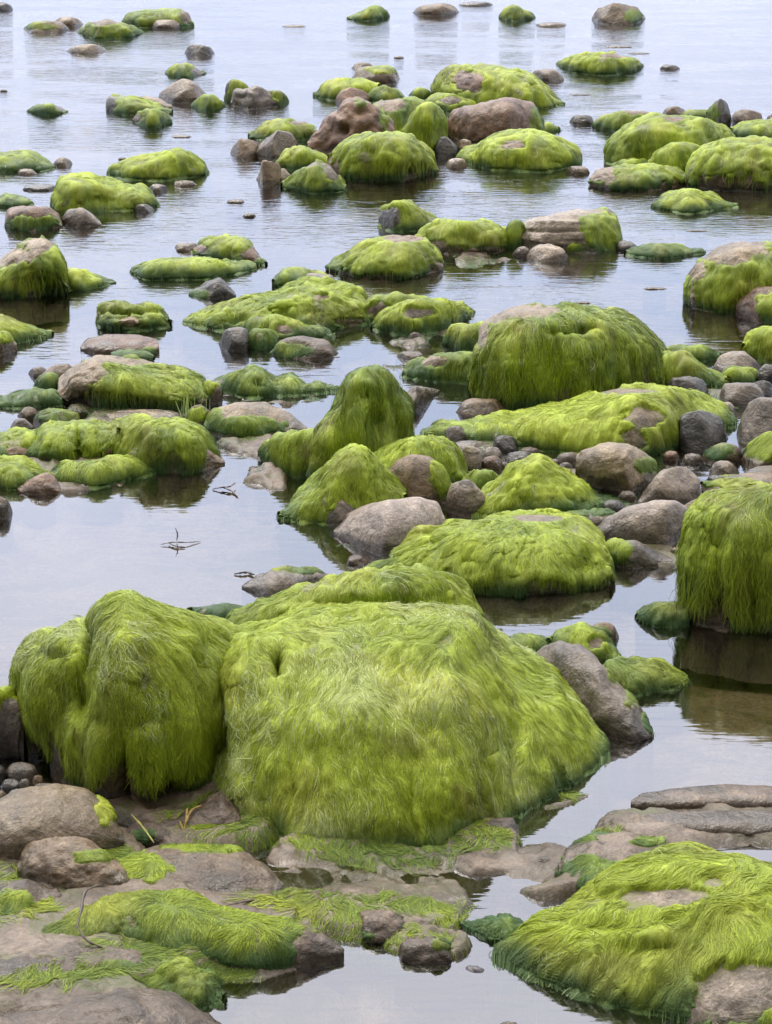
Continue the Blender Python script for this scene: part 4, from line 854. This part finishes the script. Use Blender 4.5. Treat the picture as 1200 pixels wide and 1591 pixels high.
# ------------------------------------------------------------------ the giant shaggy rocks in the foreground
R(MB, 'rear ridge of the foreground giants, a smooth green back behind the main mass', 'boulder', [(340, 985), (375, 958), (430, 926), (490, 903), (560, 889), (620, 884), (670, 885), (705, 895), (728, 915), (743, 955)], [(340, 1020), (450, 1040), (600, 1045), (743, 1010)], tone=.66, n=2.6, plan=3, slen=.055, layers=4.2, sm=4, pale=.15, dep=.4, lumps=[(560, 935, 120, 8, -.015)], lift=1.2)
R(MB, 'left lobe of the foreground giants, shaggy with a peaked top', 'boulder', [(24, 1075), (27, 1035), (42, 1005), (75, 985), (125, 968), (142, 962), (158, 940), (190, 926), (225, 935), (270, 951), (330, 966), (385, 985), (420, 1010)], [(24, 1120), (50, 1185), (110, 1245), (200, 1272), (300, 1262), (350, 1230), (420, 1200)], tone=.84, rough=.8, crack=.12, n=2.3, plan=2.9, uc=.12, slen=.072, layers=6.0, sm=3, pale=.75, dep=.75, zb=.0,
  lumps=[(134, 1010, 8, 46, -.06), (118, 1090, 22, 40, -.04), (205, 1070, 50, 70, .03), (190, 1215, 10, 60, -.10), (285, 1240, 46, 30, -.08), (40, 1175, 26, 44, -.08), (215, 1120, 40, 12, -.015), (90, 1020, 24, 10, -.015), (60, 1080, 20, 60, .02), (155, 1180, 14, 50, .02), (235, 1180, 14, 60, .015)], lift=1.3, curl=.6, thin=.3)
R(MB, 'main mass of the foreground giants, the biggest shaggy green boulder of all', 'boulder', [(315, 1100), (322, 1055), (338, 1015), (370, 986), (430, 968), (490, 955), (560, 948), (630, 950), (680, 944), (735, 953), (762, 985), (785, 1002), (830, 1018), (868, 1035), (900, 1072), (922, 1118), (945, 1165)], [(315, 1215), (350, 1262), (430, 1285), (510, 1302), (600, 1308), (700, 1302), (790, 1268), (870, 1222), (945, 1172)], tone=.86, n=2.0, plan=2.3, slen=.07, layers=7.5, sm=3, pale=.7, dep=1.0, dl=.85, fl=.4, rough=.8, crack=.14, uc=-.10, fold=.9,
  lumps=[(432, 1032, 8, 16, -.06), (336, 1150, 14, 70, -.09), (640, 1000, 90, 30, .012), (380, 1050, 40, 50, .012), (560, 1130, 40, 70, .014), (720, 1110, 60, 90, .012), (450, 1215, 12, 40, -.02), (800, 1190, 14, 60, -.015), (640, 1230, 10, 30, -.015), (735, 1030, 26, 40, -.014)],
  bare=[(336, 1150, 8, 36)], lift=1.3, curl=.6, thin=.2)
R('smooth_boulder', 'bare grey brown boulder sloping down right of the foreground giants', 'boulder', [(826, 1020), (845, 1004), (875, 998), (905, 1006), (930, 1025), (955, 1055), (985, 1085), (1005, 1115), (1016, 1140)], [(826, 1060), (880, 1110), (930, 1142), (980, 1155), (1016, 1146)], 'grey', alg=0, green=[(955, 1040, 12, 20), (985, 1075, 14, 22), (1008, 1120, 10, 20)], rough=.8, dep=.8, tone=.4)
R(MB, 'small green hump behind the bare grey brown slope', 'boulder', [(853, 995), (870, 980), (905, 975), (935, 985), (955, 1010), (962, 1025)], [(853, 1012), (900, 1030), (962, 1035)], tone=.6, bare=[(925, 1000, 12, 10)])
R(MB, 'dark green stone pointing right beside the bare grey brown slope', 'boulder', [(935, 1045), (950, 1026), (985, 1024), (1020, 1028), (1045, 1042), (1066, 1056)], [(935, 1070), (990, 1080), (1040, 1072), (1066, 1060)], tone=.35, rough=1.5, curl=.8)
R(MB, 'low scrap of green algae rock behind the main giant, right', 'boulder', [(770, 1000), (790, 991), (830, 990), (860, 998)], [(770, 1012), (820, 1018), (860, 1012)], tone=.4)
S(ST, 'small brown weedy stone in the channel right of the long arched boulder', 912, 962, 966, 1002, 'brown', .5, green=[(930, 985, 20, 12)], tone=.3)
# ------------------------------------------------------------------ left foreground
R(MB, 'grey ledge with green top cut by the left edge beside the giants', 'boulder', [(-90, 1085), (-40, 1068), (10, 1070), (30, 1090), (40, 1120)], [(-90, 1176), (-20, 1184), (40, 1184)], 'grey', bare=[(-10, 1135, 80, 48)], tone=.7, n=3, plan=4, dep=.4, uc=.5, zb=.0)
R('smooth_boulder', 'broad smooth tan boulder at the left edge, below the pebbles', 'boulder', [(-60, 1270), (-20, 1250), (30, 1228), (85, 1219), (135, 1227), (170, 1250), (193, 1300)], [(-60, 1330), (40, 1338), (130, 1330), (193, 1315)], 'tan', alg=0, green=[(165, 1255, 16, 26)], rough=.7, n=2.5, tone=.4, zb=.02)
R('worn_rock', 'low rough brown rock just below the broad smooth tan boulder', 'rock', [(28, 1345), (40, 1312), (75, 1300), (120, 1303), (160, 1318), (190, 1345), (220, 1372)], [(28, 1360), (80, 1385), (150, 1392), (220, 1385)], 'brown', alg=0, rough=1.6, dep=.8, zb=.015, green=[(150, 1330, 40, 10)], tone=.2)
R('worn_rock', 'pinkish brown slab with a lime tuft on its left flank', 'rock', [(150, 1380), (180, 1340), (230, 1317), (300, 1311), (370, 1318), (415, 1345), (440, 1372)], [(150, 1400), (220, 1405), (320, 1408), (380, 1400), (440, 1385)], 'shelf', alg=0, green=[(222, 1352, 44, 24), (330, 1318, 60, 7), (190, 1385, 40, 12)], tone=.55, rough=1.6, dep=1.1, slen=.05, zb=.01, n=1.6, dl=.95)
R(MB, 'wide low slab matted with yellow green weed, lower left', 'rock', [(40, 1465), (75, 1440), (120, 1415), (170, 1392), (225, 1385), (290, 1393), (350, 1412), (420, 1425), (470, 1435), (505, 1452), (535, 1475)], [(40, 1480), (120, 1478), (200, 1475), (260, 1495), (360, 1508), (440, 1500), (535, 1482)], 'shelf', alg=0, green=[(230, 1400, 160, 24), (330, 1445, 130, 40), (110, 1440, 70, 26), (400, 1480, 60, 24)], bare=[], tone=.66, rough=1.4, dep=1.1, slen=.06, curl=1.0, layers=4.8, lift=1.4, zb=.01, n=1.8, dl=.8, fl=.04)
R('worn_rock', 'smooth grey pink slab at the left edge below the weed matted slab', 'rock', [(-80, 1530), (-20, 1495), (40, 1470), (110, 1455), (170, 1460), (230, 1480), (270, 1505)], [(-80, 1560), (40, 1552), (140, 1540), (200, 1535), (270, 1515)], 'shelf', alg=0, rough=1.5, dep=1.1, zb=.01, green=[(180, 1500, 50, 8)], tone=.3, n=1.6, dl=.95)
R('worn_rock', 'low worn stone at the left edge with weed tufts before it', 'rock', [(-60, 1400), (-10, 1378), (40, 1364), (90, 1380), (110, 1410)], [(-60, 1435), (20, 1440), (110, 1425)], 'shelf', alg=0, green=[(10, 1405, 40, 22)], tone=.6, rough=1.3, zb=.01, n=1.6, dl=.95)
R('worn_rock', 'bottommost pinkish slab in the lower left corner', 'rock', [(-80, 1600), (-10, 1575), (70, 1560), (140, 1540), (200, 1532), (262, 1545), (330, 1580), (380, 1610)], [(-80, 1680), (100, 1690), (260, 1670), (380, 1640)], 'shelf', alg=0, rough=1.5, dep=1.1, green=[(310, 1520, 20, 8)], zb=.005, n=1.6, dl=.95)
R(MB, 'tangled green tuft of rock between the two pink slabs, lower left', 'rock', [(215, 1525), (240, 1505), (285, 1500), (325, 1515), (350, 1545)], [(215, 1545), (280, 1570), (350, 1560)], tone=.55, rough=1.6, curl=1.1, lift=1.4, n=1.6, dl=.95)
R('worn_rock', 'brown hollow rock under the left lobe of the giants', 'rock', [(190, 1292), (215, 1272), (270, 1268), (310, 1245), (345, 1225), (370, 1250), (390, 1290)], [(190, 1312), (260, 1318), (340, 1312), (390, 1305)], 'shelf', alg=0, rough=1.2, zb=.0, green=[(225, 1298, 20, 10)], tone=.3)
# ------------------------------------------------------------------ right foreground
R(MB, 'lime shaggy mound in the lower right corner with a bald grey patch', 'boulder', [(775, 1475), (810, 1452), (860, 1415), (915, 1378), (970, 1345), (1020, 1322), (1060, 1315), (1110, 1322), (1160, 1332), (1200, 1345), (1300, 1390), (1380, 1470)], [(775, 1485), (830, 1515), (900, 1540), (980, 1562), (1050, 1580), (1130, 1600), (1230, 1615), (1380, 1560)], 'grey', tone=.80, n=1.62, crack=.12, plan=2.2, dep=1.0, slen=.08, layers=6.0, sm=4, fl=.2, pale=.1, bare=[(1040, 1395, 66, 15), (1110, 1372, 16, 9), (1150, 1545, 80, 44)], thin=.15, rough=.9, dl=.9, lift=1.5, curl=.9, lumps=[(920, 1440, 60, 14, -.01), (1000, 1460, 60, 12, .012)], bias=(-.35, 0, 0))
R('rock_ledge', 'upper of the flat brown ledges stepping out at the right edge', 'ledge', [(980, 1245), (995, 1232), (1060, 1222), (1130, 1217), (1180, 1220), (1300, 1222)], [(980, 1258), (1060, 1262), (1180, 1262), (1300, 1265)], 'shelf', alg=0, rough=.7, n=3.5, plan=5, dep=.5, sm=4)
R('rock_ledge', 'middle flat brown ledge at the right edge with wet rippled surface', 'ledge', [(930, 1290), (970, 1272), (1040, 1262), (1120, 1258), (1300, 1262)], [(930, 1302), (1040, 1304), (1150, 1306), (1300, 1310)], 'shelf', alg=0, rough=.9, n=3, plan=5, dep=.5, sm=4)
R('worn_rock', 'low brown rock with dark green front left of the lime corner mound', 'rock', [(862, 1350), (880, 1318), (920, 1298), (975, 1292), (1030, 1305), (1075, 1330)], [(862, 1372), (920, 1400), (980, 1398), (1075, 1360)], 'shelf', alg=0, green=[(925, 1352, 56, 26), (890, 1300, 50, 10), (1010, 1308, 30, 8)], tone=.3, rough=1.1, dep=1.1, slen=.06, n=1.6, dl=.95)
R(MB, 'dark drowned weed spreading left from the lime corner mound', 'rock', [(715, 1440), (750, 1432), (790, 1430), (830, 1438), (860, 1455)], [(720, 1440), (770, 1462), (860, 1475)], tone=.1, dep=1.1, rough=1.5, curl=1.1, n=1.6, dl=.95)
S('worn_rock', 'small pinkish knob between the shelf rills, left of the green fronted rock', 826, 876, 1330, 1352, 'shelf', .5, cat='rock', n=1.7, dep=1.0)
S('worn_rock', 'rounded pink knuckle of the shelf, the left of two at its water side', 540, 645, 1412, 1465, 'shelf', .5, cat='rock', n=1.7, dep=1.0, rough=1.6, green=[(560, 1455, 30, 8)], tone=.3)
S('worn_rock', 'rounded pink knuckle of the shelf, the right of two at its water side', 612, 715, 1455, 1498, 'shelf', .5, cat='rock', n=1.7, dep=1.0, rough=1.6, green=[(690, 1465, 20, 12)], tone=.3)
S('worn_rock', 'brown outcrop at the right foot of the main giant', 740, 812, 1270, 1310, 'shelf', .6, cat='rock', n=1.7, dep=1.0)
S(ST, 'tiny black stone left of its twin under the main giant', 425, 452, 1286, 1302, 'dark', .5)
S(ST, 'tiny black stone right of its twin under the main giant', 452, 482, 1288, 1306, 'dark', .5)
# pebbles in the dark gap left of the giants
PEB = [('upper grey pebble, widest in the dark gap left of the giants', 8, 62, 1184, 1212, 'grey'), ('pale blue oval pebble in the gap left of the giants', 10, 44, 1226, 1246, 'blue'),
       ('dark pebble left of the widest grey one in the gap', -20, 12, 1188, 1212, 'dark'), ('slate pebble over the pale blue oval', 0, 36, 1210, 1228, 'dark'),
       ('small grey pebble right of the slate one in the gap', 28, 50, 1210, 1230, 'grey'), ('flat lilac pebble touching the tan boulder top', 48, 92, 1216, 1234, 'lilac'),
       ('whitish pebble low in the gap at the left edge', 2, 36, 1243, 1256, 'pale'), ('brown pebble at the left edge beside the pale blue oval', -14, 12, 1228, 1248, 'brown'),
       ('small dark brown pebble right of the widest grey one', 50, 70, 1204, 1220, 'brown')]
for (l, x0, x1, y0, y1, c) in PEB:
    S('pebble', l, x0, x1, y0, y1, c, .5, cat='pebble', group='pebbles in the gap left of the giants', cut=0, zb=.012)
# rubble lying in the gaps of the right hand heap
PB2 = [('brown pebble in the shallow pool between angular block and pale block', 960, 990, 762, 776, 'brown'), ('dark pebble under the wet side of the angular block', 1010, 1036, 752, 766, 'dark'),
       ('grey pebble before the mottled stone in the right heap', 1060, 1092, 704, 718, 'grey'), ('small rust pebble left of the mottled stone in the right heap', 1030, 1056, 700, 714, 'red'),
       ('tan pebble under the olive boulder at the right', 1126, 1152, 744, 758, 'tan'), ('small grey pebble right of the low green left wedge', 1052, 1082, 842, 858, 'grey'),
       ('brown pebble right of the long pale stone', 1040, 1064, 850, 864, 'brown'), ('tiny pale pebble in the pebble gap centre', 776, 792, 718, 728, 'pale'),
       ('tiny black pebble before the flat lilac stone', 700, 722, 812, 824, 'dark'), ('brown rubble stone between layered stone and lime cone', 744, 772, 778, 794, 'brown')]
for (l, x0, x1, y0, y1, c) in PB2:
    S('pebble', l, x0, x1, y0, y1, c, .5, cat='pebble', group='rubble in the right hand heap', cut=1, zb=.004)
# stone tips that barely break the far water
TIPS = [(352, 381, 309, 316), (377, 398, 331, 338), (0, 12, 139, 143), (183, 198, 244, 249), (266, 298, 209, 214), (612, 628, 87, 91),
        (1000, 1036, 446, 450), (894, 918, 468, 472), (940, 985, 70, 74), (975, 1010, 81, 84), (438, 476, 38, 42), (885, 920, 145, 148), (500, 530, 553, 556), (1065, 1100, 357, 360)]
for (x0, x1, y0, y1) in TIPS:
    S('stone_tip', 'tiny dark tip of stone barely breaking the flat water', x0, x1, y0, y1, 'brown', .5, cat='stone', group='stone tips awash', cut=0)
# ------------------------------------------------------------------ weed scraps
def tube(paths, rad, col, name, label, cat):
    V = []; Q = []; b = 0
    for path in paths:
        p = np.array(path, float); k = len(p)
        s = np.linspace(0, 1, k); ss = np.linspace(0, 1, k*4)
        p = np.stack([np.interp(ss, s, p[:, i]) for i in range(3)], -1)
        for _ in range(3): p[1:-1] = (p[:-2]+p[1:-1]*2+p[2:])/4
        T = np.gradient(p, axis=0); T /= np.maximum(np.linalg.norm(T, axis=1, keepdims=True), 1e-9)
        A = np.cross(T, np.array([.3, .2, 1.])); A /= np.linalg.norm(A, axis=1, keepdims=True); B = np.cross(T, A)
        r = rad*(1-.6*np.abs(2*ss-1)**2)*(1+.3*np.sin(ss*23))
        a = np.linspace(0, 2*math.pi, 7)[:-1]
        ring = p[:, None] + (A[:, None]*np.cos(a)[None, :, None]*1.5 + B[:, None]*np.sin(a)[None, :, None])*r[:, None, None]
        V.append(ring.reshape(-1, 3)); n = len(p)
        i = np.arange(n*6).reshape(n, 6); j = np.roll(i, -1, 1)
        Q.append(np.stack([i[:-1], j[:-1], j[1:], i[1:]], -1).reshape(-1, 4)+b); b += n*6
    o = make_mesh(name, np.concatenate(V), np.concatenate(Q), plain(name+'_skin', col)); tag(o, label, cat)
def gp(x, y, z=0.0, up=0.0):
    """point standing up metres above the place whose foot is at pixel x, y"""
    q = ground(x, y, z); return (q[0], q[1], z+up)
tube([[gp(250, 846, .003), gp(262, 843, .006), gp(275, 842, .008), gp(290, 843, .006), gp(312, 841, .002)], [gp(275, 842, 0, .004), gp(277, 842, 0, .02), gp(273, 842, 0, .036)], [gp(262, 843, .004), gp(270, 848, .005), gp(288, 850, .003)]], .0015, (.12, .09, .06), 'driftwood_twig', 'forked brown twig floating on the open pool at left', 'twig')
tube([[gp(364, 892, .002), gp(378, 889, .006), gp(392, 890, .002)], [gp(384, 889, .004), gp(396, 893, .004)]], .0025, (.05, .05, .045), 'weed_scrap', 'dark weed scrap afloat left of the flat grey brown stone', 'seaweed')
tube([[gp(330, 760, .002), gp(345, 757, .008), gp(358, 756, .012), gp(366, 750, .01)], [gp(345, 757, .006), gp(362, 763, .004), gp(370, 772, .002)]], .002, (.11, .08, .06), 'weed_scrap', 'brown branching weed scrap off the right end of the long green block', 'seaweed')
tube([[gp(284, 1300, .02, .0), gp(290, 1290, .02, .02), gp(300, 1281, .02, .03), gp(314, 1276, .02, .03)], [gp(290, 1290, .02, .02), gp(292, 1280, .02, .03)], [gp(285, 1298, .02, .01), gp(280, 1290, .02, .018)]], .0017, (.26, .18, .03), 'yellow_weed', 'yellow branching weed on the brown hollow rock under the giants', 'seaweed')
tube([[gp(120, 1460, .04, .02), gp(128, 1430, .04, .02), gp(132, 1410, .04, .03), gp(160, 1400, .04, .03)], [gp(122, 1458, .04, .02), gp(135, 1472, .04, .01), gp(165, 1474, .04, .0)]], .0016, (.05, .035, .025), 'brown_weed_stalk', 'dark brown weed stalk curling on the weed matted slab', 'seaweed')
tube([[gp(320, 1440, .02, .02), gp(350, 1425, .02, .02), gp(400, 1405, .02, .01), gp(430, 1408, .02, .0)]], .0016, (.07, .045, .03), 'brown_weed_stalk', 'long dark weed stalk stretched towards the brown pool', 'seaweed')
tube([[gp(205, 1282, .02, .02), gp(222, 1300, .02, .02), gp(240, 1318, .02, .01)]], .0018, (.28, .27, .06), 'grass_blade', 'straw coloured blade lying across the little green knob under the giants', 'seaweed')
tube([[gp(726, 1490, -.01), gp(733, 1505, -.008), gp(738, 1520, -.006), (gp(748, 1505, -.008)), gp(752, 1490, -.01)], [gp(735, 1500, -.01), gp(738, 1518, -.008)]], .009, (.05, .045, .055), 'drowned_weed', 'dark forked weed lying under the clear water at the bottom', 'seaweed')
